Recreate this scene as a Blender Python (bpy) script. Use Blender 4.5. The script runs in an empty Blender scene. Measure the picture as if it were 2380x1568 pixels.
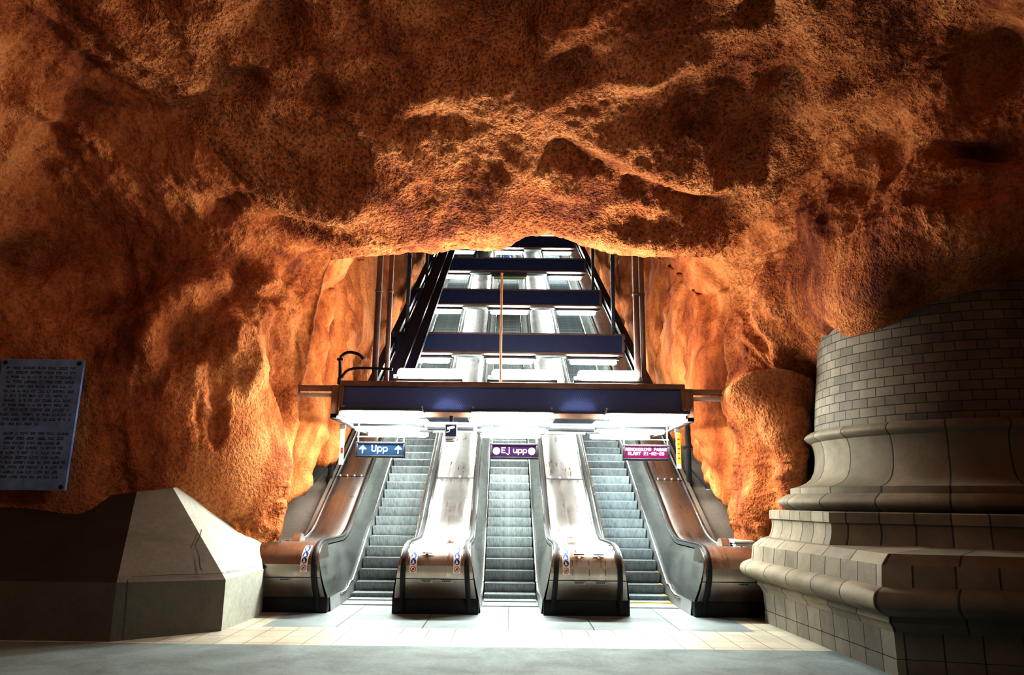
import bpy, bmesh, math, random
import numpy as np
from mathutils import Vector, Matrix
random.seed(4)
S = bpy.context.scene
COL = S.collection

# ------------------------------------------------------------------ camera
FPX = 1763.0; TH = math.radians(12.2); RO = math.radians(0.65); HC = 1.9
Fv = np.array([0, math.cos(TH), math.sin(TH)]); U0 = np.array([0, -math.sin(TH), math.cos(TH)]); R0 = np.array([1., 0, 0])
Uv = U0 * math.cos(RO) - R0 * math.sin(RO); Rv = R0 * math.cos(RO) + U0 * math.sin(RO)
CAMP = np.array([0, 0, HC])
def ray(px, py): return Fv + Rv * (px - 1190) / FPX - Uv * (py - 784) / FPX
def atY(px, py, Y): d = ray(px, py); return CAMP + d * (Y / d[1])
def atZ(px, py, Z): d = ray(px, py); return CAMP + d * ((Z - HC) / d[2])
cd = bpy.data.cameras.new('camera'); cam = bpy.data.objects.new('camera', cd); COL.objects.link(cam)
cam.matrix_world = Matrix(((Rv[0], Uv[0], -Fv[0], 0), (Rv[1], Uv[1], -Fv[1], 0), (Rv[2], Uv[2], -Fv[2], HC), (0, 0, 0, 1)))
cd.sensor_width = 36; cd.lens = 36 * FPX / 2380; cd.clip_start = .05; cd.clip_end = 300
S.camera = cam
S.view_settings.view_transform = 'Standard'; S.view_settings.look = 'None'
S.view_settings.exposure = 0.30; S.view_settings.gamma = 0.72
S.cycles.use_denoising = True
S.cycles.max_bounces = 4; S.cycles.diffuse_bounces = 2; S.cycles.glossy_bounces = 3
S.cycles.use_adaptive_sampling = True; S.cycles.adaptive_threshold = 0.1
S.cycles.sample_clamp_indirect = 6
S.cycles.caustics_reflective = False; S.cycles.caustics_refractive = False

# ------------------------------------------------------------------ node helper
def newmat(name):
    m = bpy.data.materials.new(name); m.use_nodes = True
    nt = m.node_tree; b = nt.nodes['Principled BSDF']
    return m, nt, b
def N(nt, t, **kw):
    n = nt.nodes.new(t)
    for k, v in kw.items():
        if k.startswith('_'): setattr(n, k[1:], v)
        else: n.inputs[k.replace('__', ' ')].default_value = v
    return n
def L(nt, a, b): nt.links.new(a, b)
def ramp(nt, stops, src=None):
    r = nt.nodes.new('ShaderNodeValToRGB'); e = r.color_ramp.elements
    while len(e) < len(stops): e.new(.5)
    for i, (p, c) in enumerate(stops): e[i].position = p; e[i].color = (*c, 1) if len(c) == 3 else c
    if src is not None: L(nt, src, r.inputs[0])
    return r
def coords(nt, scale=(1, 1, 1), kind='Object', rot=(0, 0, 0)):
    tc = nt.nodes.new('ShaderNodeTexCoord'); mp = nt.nodes.new('ShaderNodeMapping')
    mp.inputs['Scale'].default_value = scale; mp.inputs['Rotation'].default_value = rot
    L(nt, tc.outputs[kind], mp.inputs['Vector']); return mp.outputs[0]
def bump(nt, b, h, strength=.5, dist=.02, prev=None):
    n = nt.nodes.new('ShaderNodeBump'); n.inputs['Strength'].default_value = strength; n.inputs['Distance'].default_value = dist
    L(nt, h, n.inputs['Height'])
    if prev is not None: L(nt, prev, n.inputs['Normal'])
    L(nt, n.outputs[0], b.inputs['Normal']); return n.outputs[0]

def mat_plain(name, col, rough=.5, metal=0., var=.12, scale=6., bmp=0.0, emis=None, es=0):
    m, nt, b = newmat(name)
    n = N(nt, 'ShaderNodeTexNoise', Scale=scale, Detail=5., Roughness=.6); L(nt, coords(nt), n.inputs['Vector'])
    lo = tuple(c * (1 - var) for c in col); hi = tuple(min(1, c * (1 + var)) for c in col)
    r = ramp(nt, [(.3, lo), (.7, hi)], n.outputs['Fac']); L(nt, r.outputs[0], b.inputs['Base Color'])
    b.inputs['Roughness'].default_value = rough; b.inputs['Metallic'].default_value = metal
    if bmp: bump(nt, b, n.outputs['Fac'], bmp, .02)
    if emis: b.inputs['Specular IOR Level'].default_value = .1; m.cycles.emission_sampling = 'NONE'; b.inputs['Emission Color'].default_value = (*emis, 1); b.inputs['Emission Strength'].default_value = es
    return m

def mat_steel(name, col=(.55, .55, .53), rough=.3, stain=.25, sc=(11, .5, .5)):
    m, nt, b = newmat(name); b.inputs['Metallic'].default_value = 1
    n = N(nt, 'ShaderNodeTexNoise', Scale=1.3, Detail=6., Roughness=.62); L(nt, coords(nt, sc), n.inputs['Vector'])
    n2 = N(nt, 'ShaderNodeTexNoise', Scale=1.1, Detail=4., Roughness=.6); L(nt, coords(nt, (1.5, 1.2, 1.5)), n2.inputs['Vector'])
    mx = N(nt, 'ShaderNodeMath', _operation='MULTIPLY'); L(nt, n.outputs['Fac'], mx.inputs[0]); L(nt, n2.outputs['Fac'], mx.inputs[1])
    r = ramp(nt, [(.12, tuple(c * (1 - stain) for c in col)), (.4, col)], mx.outputs[0]); L(nt, r.outputs[0], b.inputs['Base Color'])
    rr = ramp(nt, [(.1, (rough + .16,) * 3), (.42, (rough - .06,) * 3)], mx.outputs[0]); L(nt, rr.outputs[0], b.inputs['Roughness'])
    return m

def mat_rock(name, stip=1.0, aniso=(1, 1, 1)):
    m, nt, b = newmat(name)
    v = coords(nt); va = coords(nt, aniso)
    n1 = N(nt, 'ShaderNodeTexNoise', Scale=.55, Detail=4., Roughness=.6, Distortion=.6); L(nt, va, n1.inputs['Vector'])
    n2 = N(nt, 'ShaderNodeTexNoise', Scale=3.2, Detail=4., Roughness=.65); L(nt, va, n2.inputs['Vector'])
    n3 = N(nt, 'ShaderNodeTexNoise', Scale=17., Detail=2.5, Roughness=.65); L(nt, v, n3.inputs['Vector'])
    n4 = N(nt, 'ShaderNodeTexNoise', Scale=46., Detail=1., Roughness=.6); L(nt, v, n4.inputs['Vector'])
    a = N(nt, 'ShaderNodeMath', _operation='MULTIPLY_ADD'); L(nt, n1.outputs['Fac'], a.inputs[0]); a.inputs[1].default_value = .7
    c = N(nt, 'ShaderNodeMath', _operation='MULTIPLY'); L(nt, n2.outputs['Fac'], c.inputs[0]); c.inputs[1].default_value = .3
    L(nt, c.outputs[0], a.inputs[2])
    r = ramp(nt, [(.36, (.17, .040, .014)), (.48, (.39, .130, .040)), (.60, (.58, .250, .098))], a.outputs[0])
    # grain shading painted in: pits of the sprayed coat darkened, grains lightened
    p = ramp(nt, [(.36, (.38, .35, .36)), (.50, (1, 1, 1)), (.66, (1.18, 1.2, 1.22))], n3.outputs['Fac'])
    mx = N(nt, 'ShaderNodeMix', _data_type='RGBA', _blend_type='MULTIPLY'); mx.inputs[0].default_value = .85 * stip
    L(nt, r.outputs[0], mx.inputs[6]); L(nt, p.outputs[0], mx.inputs[7]); L(nt, mx.outputs[2], b.inputs['Base Color'])
    b.inputs['Roughness'].default_value = .82; b.inputs['Specular IOR Level'].default_value = .25
    q = bump(nt, b, n2.outputs['Fac'], .3, .08)
    q = bump(nt, b, n3.outputs['Fac'], .95 * stip, .11, q)
    bump(nt, b, n4.outputs['Fac'], .5 * stip, .025, q)
    return m

def mat_concrete(name, col, var=.3, sc=1.0, rough=.8):
    m, nt, b = newmat(name); v = coords(nt)
    n1 = N(nt, 'ShaderNodeTexNoise', Scale=.9 * sc, Detail=8., Roughness=.62, Distortion=.4); L(nt, v, n1.inputs['Vector'])
    n2 = N(nt, 'ShaderNodeTexNoise', Scale=14. * sc, Detail=5., Roughness=.6); L(nt, v, n2.inputs['Vector'])
    a = N(nt, 'ShaderNodeMix', _data_type='FLOAT'); a.inputs[0].default_value = .3; L(nt, n1.outputs['Fac'], a.inputs[2]); L(nt, n2.outputs['Fac'], a.inputs[3])
    r = ramp(nt, [(.33, tuple(c * (1 - var) for c in col)), (.62, tuple(c * (1 + var * .6) for c in col))], a.outputs[0])
    L(nt, r.outputs[0], b.inputs['Base Color']); b.inputs['Roughness'].default_value = rough
    q = bump(nt, b, n2.outputs['Fac'], .25, .01); bump(nt, b, n1.outputs['Fac'], .2, .05, q)
    return m

def mat_blocks(name, col, bw, bh, mortar=.012, var=.35, offset=.5):
    """cut stone or brick courses laid out in metres on the UV map"""
    m, nt, b = newmat(name); v = coords(nt, kind='UV')
    br = nt.nodes.new('ShaderNodeTexBrick'); br.offset = offset
    for k, x in (('Scale', 1.), ('Mortar Size', mortar), ('Mortar Smooth', .25), ('Bias', 0.), ('Brick Width', bw), ('Row Height', bh)): br.inputs[k].default_value = x
    br.inputs['Color1'].default_value = (*[c * 1.15 for c in col], 1); br.inputs['Color2'].default_value = (*[c * .72 for c in col], 1)
    br.inputs['Mortar'].default_value = (*[c * .22 for c in col], 1)
    wv = N(nt, 'ShaderNodeTexNoise', Scale=3., Detail=2.); L(nt, v, wv.inputs['Vector'])
    vm = N(nt, 'ShaderNodeMix', _data_type='VECTOR'); vm.inputs[0].default_value = .012
    L(nt, v, vm.inputs[4]); L(nt, wv.outputs['Color'], vm.inputs[5]); L(nt, vm.outputs[1], br.inputs['Vector'])
    n1 = N(nt, 'ShaderNodeTexNoise', Scale=1.4, Detail=7., Roughness=.65); L(nt, coords(nt), n1.inputs['Vector'])
    n2 = N(nt, 'ShaderNodeTexNoise', Scale=22., Detail=5., Roughness=.6); L(nt, coords(nt), n2.inputs['Vector'])
    r = ramp(nt, [(.3, (1 - var,) * 3), (.65, (1.1, 1.1, 1.1))], n1.outputs['Fac'])
    mx = N(nt, 'ShaderNodeMix', _data_type='RGBA', _blend_type='MULTIPLY'); mx.inputs[0].default_value = 1
    L(nt, br.outputs['Color'], mx.inputs[6]); L(nt, r.outputs[0], mx.inputs[7]); L(nt, mx.outputs[2], b.inputs['Base Color'])
    inv = N(nt, 'ShaderNodeMath', _operation='SUBTRACT'); inv.inputs[0].default_value = 1; L(nt, br.outputs['Fac'], inv.inputs[1])
    q = bump(nt, b, inv.outputs[0], .8, .02); bump(nt, b, n2.outputs['Fac'], .35, .015, q)
    b.inputs['Roughness'].default_value = .8
    return m

def mat_mesh(name, base, dot, sc):
    """expanded metal sheet: lozenge openings, on the UV map in metres"""
    m, nt, b = newmat(name); v = coords(nt, (sc, sc * 1.7, 1), 'UV', (0, 0, math.radians(45)))
    vo = N(nt, 'ShaderNodeTexVoronoi', Scale=1., Randomness=0.); L(nt, v, vo.inputs['Vector'])
    r = ramp(nt, [(.22, base), (.42, dot)], vo.outputs['Distance']); L(nt, r.outputs[0], b.inputs['Base Color'])
    b.inputs['Roughness'].default_value = .45; b.inputs['Metallic'].default_value = .2
    bump(nt, b, vo.outputs['Distance'], .6, .01)
    return m

def mat_cleat(name, col, hi, freq=115.):
    """ribbed step casting: fine vertical cleats across the width"""
    m, nt, b = newmat(name); v = coords(nt, (1, 0, 0))
    w = N(nt, 'ShaderNodeTexWave', Scale=freq / 6.2832 / 1.0, Distortion=0.); w.wave_profile = 'SIN'; L(nt, v, w.inputs['Vector'])
    n = N(nt, 'ShaderNodeTexNoise', Scale=5., Detail=6., Roughness=.7); L(nt, coords(nt, (3, 1, 1)), n.inputs['Vector'])
    r = ramp(nt, [(.1, tuple(c * .55 for c in col)), (.8, col)], w.outputs['Fac'])
    r2 = ramp(nt, [(.3, (.6, .6, .6)), (.6, (1.15, 1.15, 1.15))], n.outputs['Fac'])
    mx = N(nt, 'ShaderNodeMix', _data_type='RGBA', _blend_type='MULTIPLY'); mx.inputs[0].default_value = 1
    L(nt, r.outputs[0], mx.inputs[6]); L(nt, r2.outputs[0], mx.inputs[7]); L(nt, mx.outputs[2], b.inputs['Base Color'])
    b.inputs['Roughness'].default_value = .5; b.inputs['Metallic'].default_value = .25
    bump(nt, b, w.outputs['Fac'], .5, .006)
    return m

def mat_glow(name, col, s):
    m, nt, b = newmat(name)
    n = N(nt, 'ShaderNodeTexNoise', Scale=3.); L(nt, coords(nt), n.inputs['Vector'])
    r = ramp(nt, [(0, tuple(c * .97 for c in col)), (1, col)], n.outputs['Fac'])
    L(nt, r.outputs[0], b.inputs['Emission Color']); b.inputs['Emission Strength'].default_value = s
    b.inputs['Base Color'].default_value = (.8, .8, .8, 1); b.inputs['Roughness'].default_value = .4
    if s < 10: m.cycles.emission_sampling = 'NONE'
    return m

LAMP = (.93, 1.0, .95)
M = dict(
    rockc=mat_rock('rough_sprayed_rock', 1.0), rockl=mat_rock('orange_rock_left', .55, (1.3, 1.3, .7)), rockr=mat_rock('orange_rock_right', .6, (1.3, 1.3, .6)),
    rocks=mat_rock('orange_rock_shaft', .35, (1.6, 1.2, .5)),
    steel=mat_steel('brushed_steel', (.5, .49, .48), .30, .45), steel_s=mat_steel('smooth_steel', (.62, .62, .60), .22, .2), chrome=mat_steel('bright_steel', (.72, .72, .72), .16, .1),
    panel=mat_steel('balustrade_steel', (.36, .38, .37), .38, .3, (2, 1, 6)),
    copper=mat_steel('newel_steel', (.50, .45, .40), .27, .2),
    black=mat_plain('black_rubber', (.004, .004, .005), .55, 0, .2), dark=mat_plain('dark_base_metal', (.012, .012, .016), .45, .3, .3),
    navy=mat_plain('navy_painted_metal', (.010, .018, .065), .45, .2, .25), navymesh=mat_mesh('navy_expanded_mesh', (.016, .026, .11), (.15, .19, .42), 34),
    bronze=mat_plain('brown_painted_steel', (.22, .13, .095), .5, .2, .2), bronze2=mat_plain('bronze_rod_metal', (.42, .24, .13), .45, .3, .2),
    darksteel=mat_plain('dark_painted_steel', (.018, .017, .022), .5, .3, .3), brownpost=mat_plain('brown_post_paint', (.10, .055, .045), .55, .1, .25),
    white=mat_plain('white_paint', (.8, .8, .78), .5, 0, .05), tray=mat_plain('grey_lamp_tray', (.05, .055, .06), .5, .2, .1), grey=mat_plain('grey_metal', (.35, .36, .36), .45, .4, .15),
    stepa=mat_cleat('ribbed_grey_step', (.38, .42, .43), (.5, .5, .5)), nose=mat_plain('step_nosing', (.30, .32, .32), .4, .4, .15), stepb=mat_cleat('smooth_blue_grey_step', (.42, .49, .52), (.5, .5, .5), 300.),
    conc=mat_concrete('plinth_concrete', (.40, .405, .36)), conl=mat_concrete('shaded_concrete', (.105, .10, .078)), concd=mat_concrete('stained_concrete', (.045, .030, .022), .35), conb=mat_concrete('brown_concrete', (.14, .115, .092)), slab=mat_concrete('ramp_concrete', (.15, .12, .10)),  # plinth concretes hold lit and shaded faces in their colour, beside stain
    floor=mat_concrete('dark_floor', (.22, .27, .275), .35, 1.4, .8),
    tube=mat_glow('lamp_diffuser', LAMP, 65.), tubea=mat_glow('lamp_diffuser_top', LAMP, 270.), tubeb=mat_glow('lamp_diffuser_front', LAMP, 235.), tubef=mat_glow('lamp_diffuser_far', LAMP, 130.), off=mat_plain('unlit_diffuser', (.30, .32, .16), .4),
)

# ------------------------------------------------------------------ mesh builder
class MB:
    def __init__(s): s.v = []; s.f = []; s.mi = []; s.uv = []; s.m = 0
    def face(s, idx, uv=None): s.f.append(tuple(idx)); s.mi.append(s.m); s.uv.append(uv)
    def quad(s, a, b, c, d, uv=None):
        n = len(s.v); s.v += [tuple(a), tuple(b), tuple(c), tuple(d)]; s.face((n, n + 1, n + 2, n + 3), uv)
    def box(s, x0, x1, y0, y1, z0, z1, ch=0.0, X=None):
        if ch <= 0 or min(x1 - x0, y1 - y0, z1 - z0) < 2.2 * ch:
            n = len(s.v)
            pts = [(x0, y0, z0), (x1, y0, z0), (x1, y1, z0), (x0, y1, z0), (x0, y0, z1), (x1, y0, z1), (x1, y1, z1), (x0, y1, z1)]
            s.v += [X(p) if X else p for p in pts]
            for q in ((0, 3, 2, 1), (4, 5, 6, 7), (0, 1, 5, 4), (1, 2, 6, 5), (2, 3, 7, 6), (3, 0, 4, 7)):
                w = [pts[i] for i in q]; s.face([n + i for i in q], s._buv(w))
            return
        bm = bmesh.new(); bmesh.ops.create_cube(bm, size=1)
        for v in bm.verts: v.co = Vector(((x0 + x1) / 2 + v.co.x * (x1 - x0), (y0 + y1) / 2 + v.co.y * (y1 - y0), (z0 + z1) / 2 + v.co.z * (z1 - z0)))
        bmesh.ops.bevel(bm, geom=bm.edges[:], offset=ch, segments=2, affect='EDGES', profile=.5)
        s.bm(bm, X); bm.free()
    def _buv(s, w):
        a = np.ptp(np.array(w), axis=0); k = int(np.argmin(a))
        return [((p[1], p[2]), (p[0], p[2]), (p[0], p[1]))[k] for p in w]
    def bm(s, bm, X=None):
        n = len(s.v); bm.verts.index_update()
        s.v += [X(tuple(v.co)) if X else tuple(v.co) for v in bm.verts]
        for f in bm.faces: s.face([n + v.index for v in f.verts], s._buv([tuple(v.co) for v in f.verts]))
    def grid(s, rows, closed=False, uvs=None, flip=False):
        """rows: list of equally long point lists"""
        n = len(s.v); w = len(rows[0])
        for r in rows: s.v += [tuple(p) for p in r]
        for i in range(len(rows) - 1):
            for j in range(w if closed else w - 1):
                k = (j + 1) % w
                q = [n + i * w + j, n + i * w + k, n + (i + 1) * w + k, n + (i + 1) * w + j]
                u = [uvs[i][j], uvs[i][j + 1 if closed else k], uvs[i + 1][j + 1 if closed else k], uvs[i + 1][j]] if uvs else None
                if flip: q.reverse(); u = u[::-1] if u else None
                s.face(q, u)
    def tube(s, pts, r, seg=10, caps=True, closed=False):
        pts = [Vector(p) for p in pts]; rows = []
        prev = None
        for i, p in enumerate(pts):
            t = (pts[min(i + 1, len(pts) - 1)] - pts[max(i - 1, 0)]).normalized()
            if prev is None:
                a = Vector((0, 0, 1)) if abs(t.z) < .9 else Vector((1, 0, 0)); nx = t.cross(a).normalized()
            else: nx = (prev - t * prev.dot(t)).normalized()
            prev = nx; ny = t.cross(nx); rr = r[i] if isinstance(r, (list, tuple)) else r
            rows.append([p + (nx * math.cos(2 * math.pi * k / seg) + ny * math.sin(2 * math.pi * k / seg)) * rr for k in range(seg)])
        n = len(s.v); s.grid(rows, True)
        if caps:
            s.face([n + k for k in range(seg)][::-1]); m = n + (len(rows) - 1) * seg; s.face([m + k for k in range(seg)])
    def bar(s, a, b, w, h, up=(0, 0, 1)):
        a = Vector(a); b = Vector(b); t = (b - a).normalized(); u = Vector(up); sx = t.cross(u).normalized(); u = sx.cross(t)
        n = len(s.v)
        for p in (a, b):
            for i, j in ((-1, -1), (1, -1), (1, 1), (-1, 1)): s.v.append(tuple(p + sx * i * w / 2 + u * j * h / 2))
        for q in ((0, 1, 2, 3), (7, 6, 5, 4), (0, 4, 5, 1), (1, 5, 6, 2), (2, 6, 7, 3), (3, 7, 4, 0)): s.face([n + i for i in q])
    def prism(s, poly, d0, d1, axis='x', X=None):
        """2D polygon extruded along an axis; poly in the other two axes"""
        n = len(s.v); k = len(poly)
        for d in (d0, d1):
            for (a, b) in poly:
                p = (d, a, b) if axis == 'x' else (a, d, b) if axis == 'y' else (a, b, d)
                s.v.append(X(p) if X else p)
        s.face([n + i for i in range(k)][::-1]); s.face([n + k + i for i in range(k)])
        for i in range(k): j = (i + 1) % k; s.face((n + i, n + j, n + k + j, n + k + i))
    def build(s, name, mat, parent=None, smooth=35, off=None):
        me = bpy.data.meshes.new(name)
        o = bpy.data.objects.new(name, me); COL.objects.link(o)
        q = Vector((0, 0, 0))
        if parent is not None:
            o.parent = parent; p = parent
            while p is not None: q += p.location; p = p.parent
        if off is not None: o.location = Vector(off) - q; q = Vector(off)
        me.from_pydata([(v[0] - q.x, v[1] - q.y, v[2] - q.z) for v in s.v], [], s.f)
        ms = mat if isinstance(mat, (list, tuple)) else [mat]
        for m in ms: me.materials.append(m)
        if len(ms) > 1: me.polygons.foreach_set('material_index', s.mi)
        if any(u is not None for u in s.uv):
            uvl = me.uv_layers.new(name='UVMap'); flat = []
            for f, u in zip(s.f, s.uv):
                for i in range(len(f)): flat += list(u[i]) if u else [0., 0.]
            uvl.data.foreach_set('uv', flat)
        bm = bmesh.new(); bm.from_mesh(me); bmesh.ops.remove_doubles(bm, verts=bm.verts, dist=1e-5)
        bmesh.ops.recalc_face_normals(bm, faces=bm.faces); bm.to_mesh(me); bm.free()
        if smooth:
            me.shade_smooth(); me.set_sharp_from_angle(angle=math.radians(smooth))
        me.update(); return o

def tag(o, label=None, cat=None, group=None, kind=None):
    if label: o['label'] = label
    if cat: o['category'] = cat
    if group: o['group'] = group
    if kind: o['kind'] = kind
    return o
def thing(name, loc, label, cat, group=None):
    o = bpy.data.objects.new(name, None); COL.objects.link(o); o.location = loc; o.empty_display_size = .2
    return tag(o, label, cat, group)
def copy_tree(o, parent=None):
    c = o.copy(); COL.objects.link(c); c.parent = parent
    for ch in list(o.children): copy_tree(ch, c)
    return c
def SK(p): return (p[0] + .02 - .0105 * (p[1] - 15), p[1], p[2])     # the run up the shaft veers a little to the left

# ------------------------------------------------------------------ noise
_rs = np.random.RandomState(11); _perm = _rs.permutation(256); _perm = np.concatenate([_perm, _perm, _perm]); _g = _rs.normal(size=(256, 3)); _g /= np.linalg.norm(_g, axis=1)[:, None]
def perlin(p):
    i = np.floor(p).astype(np.int64); f = p - i; i &= 255
    u = f * f * f * (f * (f * 6 - 15) + 10); out = 0
    for dx in (0, 1):
        for dy in (0, 1):
            for dz in (0, 1):
                h = _perm[_perm[_perm[i[..., 0] + dx] + i[..., 1] + dy] + i[..., 2] + dz]
                g = _g[h]; d = f - np.array([dx, dy, dz])
                w = (u[..., 0] if dx else 1 - u[..., 0]) * (u[..., 1] if dy else 1 - u[..., 1]) * (u[..., 2] if dz else 1 - u[..., 2])
                out = out + w * (g * d).sum(-1)
    return out * 1.5
def fbm(p, o=4, g=.5):
    s = 0; a = 1
    for k in range(o): s = s + a * perlin(p * 2 ** k + 17.3 * k); a *= g
    return s
def ridged(p, o=3):
    s = 0; a = 1
    for k in range(o): s = s + a * (1 - 2 * np.abs(perlin(p * 2 ** k + 9.1 * k))); a *= .5
    return s
def sstep(a, b, x): t = np.clip((x - a) / (b - a), 0, 1); return t * t * (3 - 2 * t)
def normals(P):
    du = np.gradient(P, axis=1); dv = np.gradient(P, axis=0); n = np.cross(du, dv); return n / (np.linalg.norm(n, axis=-1, keepdims=True) + 1e-9)
def grid_object(name, P, mat, c0=0, c1=None, kind='structure'):
    P = P[:, c0:c1]; h, w = P.shape[:2]
    me = bpy.data.meshes.new(name); me.vertices.add(h * w); me.vertices.foreach_set('co', P.astype(np.float32).ravel())
    idx = np.arange(h * w).reshape(h, w); q = np.stack([idx[:-1, :-1], idx[:-1, 1:], idx[1:, 1:], idx[1:, :-1]], -1).reshape(-1, 4)
    n = len(q); me.loops.add(n * 4); me.loops.foreach_set('vertex_index', q.ravel().astype(np.int32)); me.polygons.add(n)
    me.polygons.foreach_set('loop_start', np.arange(0, n * 4, 4, dtype=np.int32)); me.polygons.foreach_set('loop_total', np.full(n, 4, dtype=np.int32))
    me.update(calc_edges=True); me.validate(); me.shade_smooth(); me.materials.append(mat)
    o = bpy.data.objects.new(name, me); COL.objects.link(o); tag(o, kind=kind); return o

# ------------------------------------------------------------------ the rock hall
CC = np.array([7.4, 12.6])                                      # axis of the stone column
def col_hit(px, py, r=2.05):
    d = ray(px, py); a = d[0] ** 2 + d[1] ** 2; b = -(d[0] * CC[0] + d[1] * CC[1]); c = CC @ CC - r * r
    D = b * b - a * c; t = (-b - math.sqrt(max(D, 0))) / a; return t * d[1]
CTRL = [(1190, -1300, 3.8), (1190, -800, 6.0), (1190, -400, 8.2), (1190, 0, 10.6), (1190, 200, 11.7), (1190, 300, 12.2), (1190, 400, 12.75), (1190, 500, 13.75), (800, 400, 12.7), (800, 500, 13.8), (1550, 420, 13.0), (1500, 510, 13.9), (1190, 560, 14.5),
        (0, -800, 5.0), (0, -400, 7.0), (0, 0, 9.4), (0, 300, 10.9), (0, 600, 11.8), (0, 850, 12.35), (0, 1150, 12.45), (0, 1500, 12.9), (200, 850, 12.35), (200, 1150, 12.45),
        (-800, 0, 5.), (-800, 600, 7.5), (-800, 1300, 8.), (-800, -1000, 3.), (600, 0, 10.4), (600, 300, 12.0), (600, 560, 13.6), (600, 800, 14.0), (600, 1000, 13.75), (600, 1140, 13.75), (600, 1260, 13.85), (480, 1000, 13.0), (400, 850, 12.9), (660, 1100, 14.2),
        (300, 600, 12.9), (300, 900, 12.6), (300, 1150, 12.65), (420, 1130, 12.85), (520, 1230, 13.5), (760, 592, 15.), (800, 583, 14.7), (735, 750, 15.4), (700, 1000, 15.), (1000, 575, 14.5), (1400, 575, 14.5),
        (1640, 580, 14.8), (1700, 730, 15.2), (1700, 850, 14.9), (1705, 1000, 15.1), (1720, 1240, 15.0), (1800, 600, 14.0), (1840, 1000, 13.7), (1780, 1245, 14.3), (1850, 1150, 13.7), (1775, 1100, 14.4),
        (1900, 400, 12.6), (1900, 0, 9.9), (2380, -500, 6.), (2380, 0, 8.4), (2380, 300, 9.4), (3100, 0, 5.), (3100, 600, 7.), (3100, 1200, 9.), (3100, -1000, 3.)]
for (a, b) in ((1900, 813), (1927, 788), (1976, 776), (2026, 765), (2081, 745), (2112, 717), (2174, 690), (2236, 673), (2316, 652), (2380, 623)):
    y = col_hit(a, b); CTRL.append((a, b, y)); CTRL.append((a - 15, b - 70, y - .5)); CTRL.append((a + 30, b + 130, y + 1.6))
CTRL += [(1990, 1100, 15.), (2300, 1000, 13.6), (2300, 1400, 14.5)]
cp = np.array(CTRL, float)
def tps_k(d2): return .5 * d2 * np.log(d2 + 1e-12)
cx = cp[:, :2] / 1000.; K = tps_k(((cx[:, None] - cx[None]) ** 2).sum(-1)) + np.eye(len(cx)) * .002
A = np.zeros((len(cx) + 3,) * 2); A[:len(cx), :len(cx)] = K; A[:len(cx), len(cx)] = 1; A[:len(cx), len(cx) + 1:] = cx; A[len(cx):, :len(cx)] = A[:len(cx), len(cx):].T
W = np.linalg.solve(A, np.concatenate([np.log(cp[:, 2]), [0, 0, 0]]))
def depth(px, py):
    q = np.stack([px, py], -1) / 1000.; out = W[-3] + q @ W[-2:]
    for i in range(len(cx)): out = out + W[i] * tps_k(((q - cx[i]) ** 2).sum(-1))
    return np.exp(out)

OPEN = [(628, 1290), (636, 1262), (655, 1215), (668, 1150), (672, 1060), (690, 950), (700, 870), (715, 800), (732, 700), (744, 655), (765, 592), (800, 584), (840, 580), (885, 578), (940, 569), (955, 566), (985, 573), (1010, 577), (1050, 563),
        (1105, 559), (1140, 563), (1165, 560), (1190, 551), (1215, 539), (1260, 536), (1310, 538), (1335, 546), (1375, 560), (1420, 577), (1460, 580), (1490, 578), (1535, 572), (1600, 569), (1640, 571), (1680, 590),
        (1705, 640), (1712, 720), (1690, 775), (1692, 830), (1707, 875), (1709, 935), (1724, 985), (1714, 1040), (1706, 1110), (1702, 1180), (1716, 1234), (1726, 1290)]
oc = np.array(OPEN, float); CEN = np.array([1185., 900.])
ang = np.unwrap(np.arctan2(oc[:, 1] - CEN[1], oc[:, 0] - CEN[0])); ang = ang - (2 * math.pi if ang[0] > math.pi else 0)
seg = np.concatenate([[0], np.cumsum(np.hypot(*(np.diff(oc, axis=0)).T))])
NPH = 1150
ss = np.linspace(0, seg[-1], NPH); cxp = np.interp(ss, seg, oc[:, 0]); cyp = np.interp(ss, seg, oc[:, 1])
ker = np.exp(-np.linspace(-2, 2, 9) ** 2); ker /= ker.sum()
sm = lambda a: np.concatenate([a[:4], np.convolve(a, ker, 'valid'), a[-4:]])
cxp, cyp = sm(cxp), sm(cyp)
dirx, diry = cxp - CEN[0], cyp - CEN[1]; ln = np.hypot(dirx, diry); dirx /= ln; diry /= ln
# blend the outward direction to a smooth fan so that rays never cross
ph = np.linspace(math.atan2(diry[0], dirx[0]) % (2 * math.pi), (math.atan2(diry[-1], dirx[-1])) + 2 * math.pi, NPH)
rr = np.concatenate([np.linspace(0, 1650, 320), 1650 + np.cumsum(np.linspace(8, 190, 22))])
fan = sstep(0, 420, rr)[:, None]
ox = dirx[None] * (1 - fan) + np.cos(ph)[None] * fan; oy = diry[None] * (1 - fan) + np.sin(ph)[None] * fan
PX = cxp[None] + ox * rr[:, None]; PY = cyp[None] + oy * rr[:, None]
PY = np.maximum(PY, -1400)
D = depth(PX, PY)
d3 = Fv + Rv * ((PX - 1190) / FPX)[..., None] - Uv * ((PY - 784) / FPX)[..., None]
BASE = CAMP + d3 * (D / d3[..., 1])[..., None]
Nn = normals(BASE); toc = CAMP - BASE; Nn *= np.sign((Nn * toc).sum(-1, keepdims=True))
edge = sstep(0, 170, rr)[:, None]                               # calm near the rim of the opening
topness = sstep(700, 520, PY)                                    # ceiling versus walls
wp = BASE + .9 * np.stack([perlin(BASE * .33 + k * 31.7) for k in range(3)], -1)
big = .42 * perlin(wp * .42 + 3.) + .20 * fbm(wp * .85 + 7., 2)
drape = .09 * ridged(wp * np.array([.8, .62, .8]) + 2., 2) * topness
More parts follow.
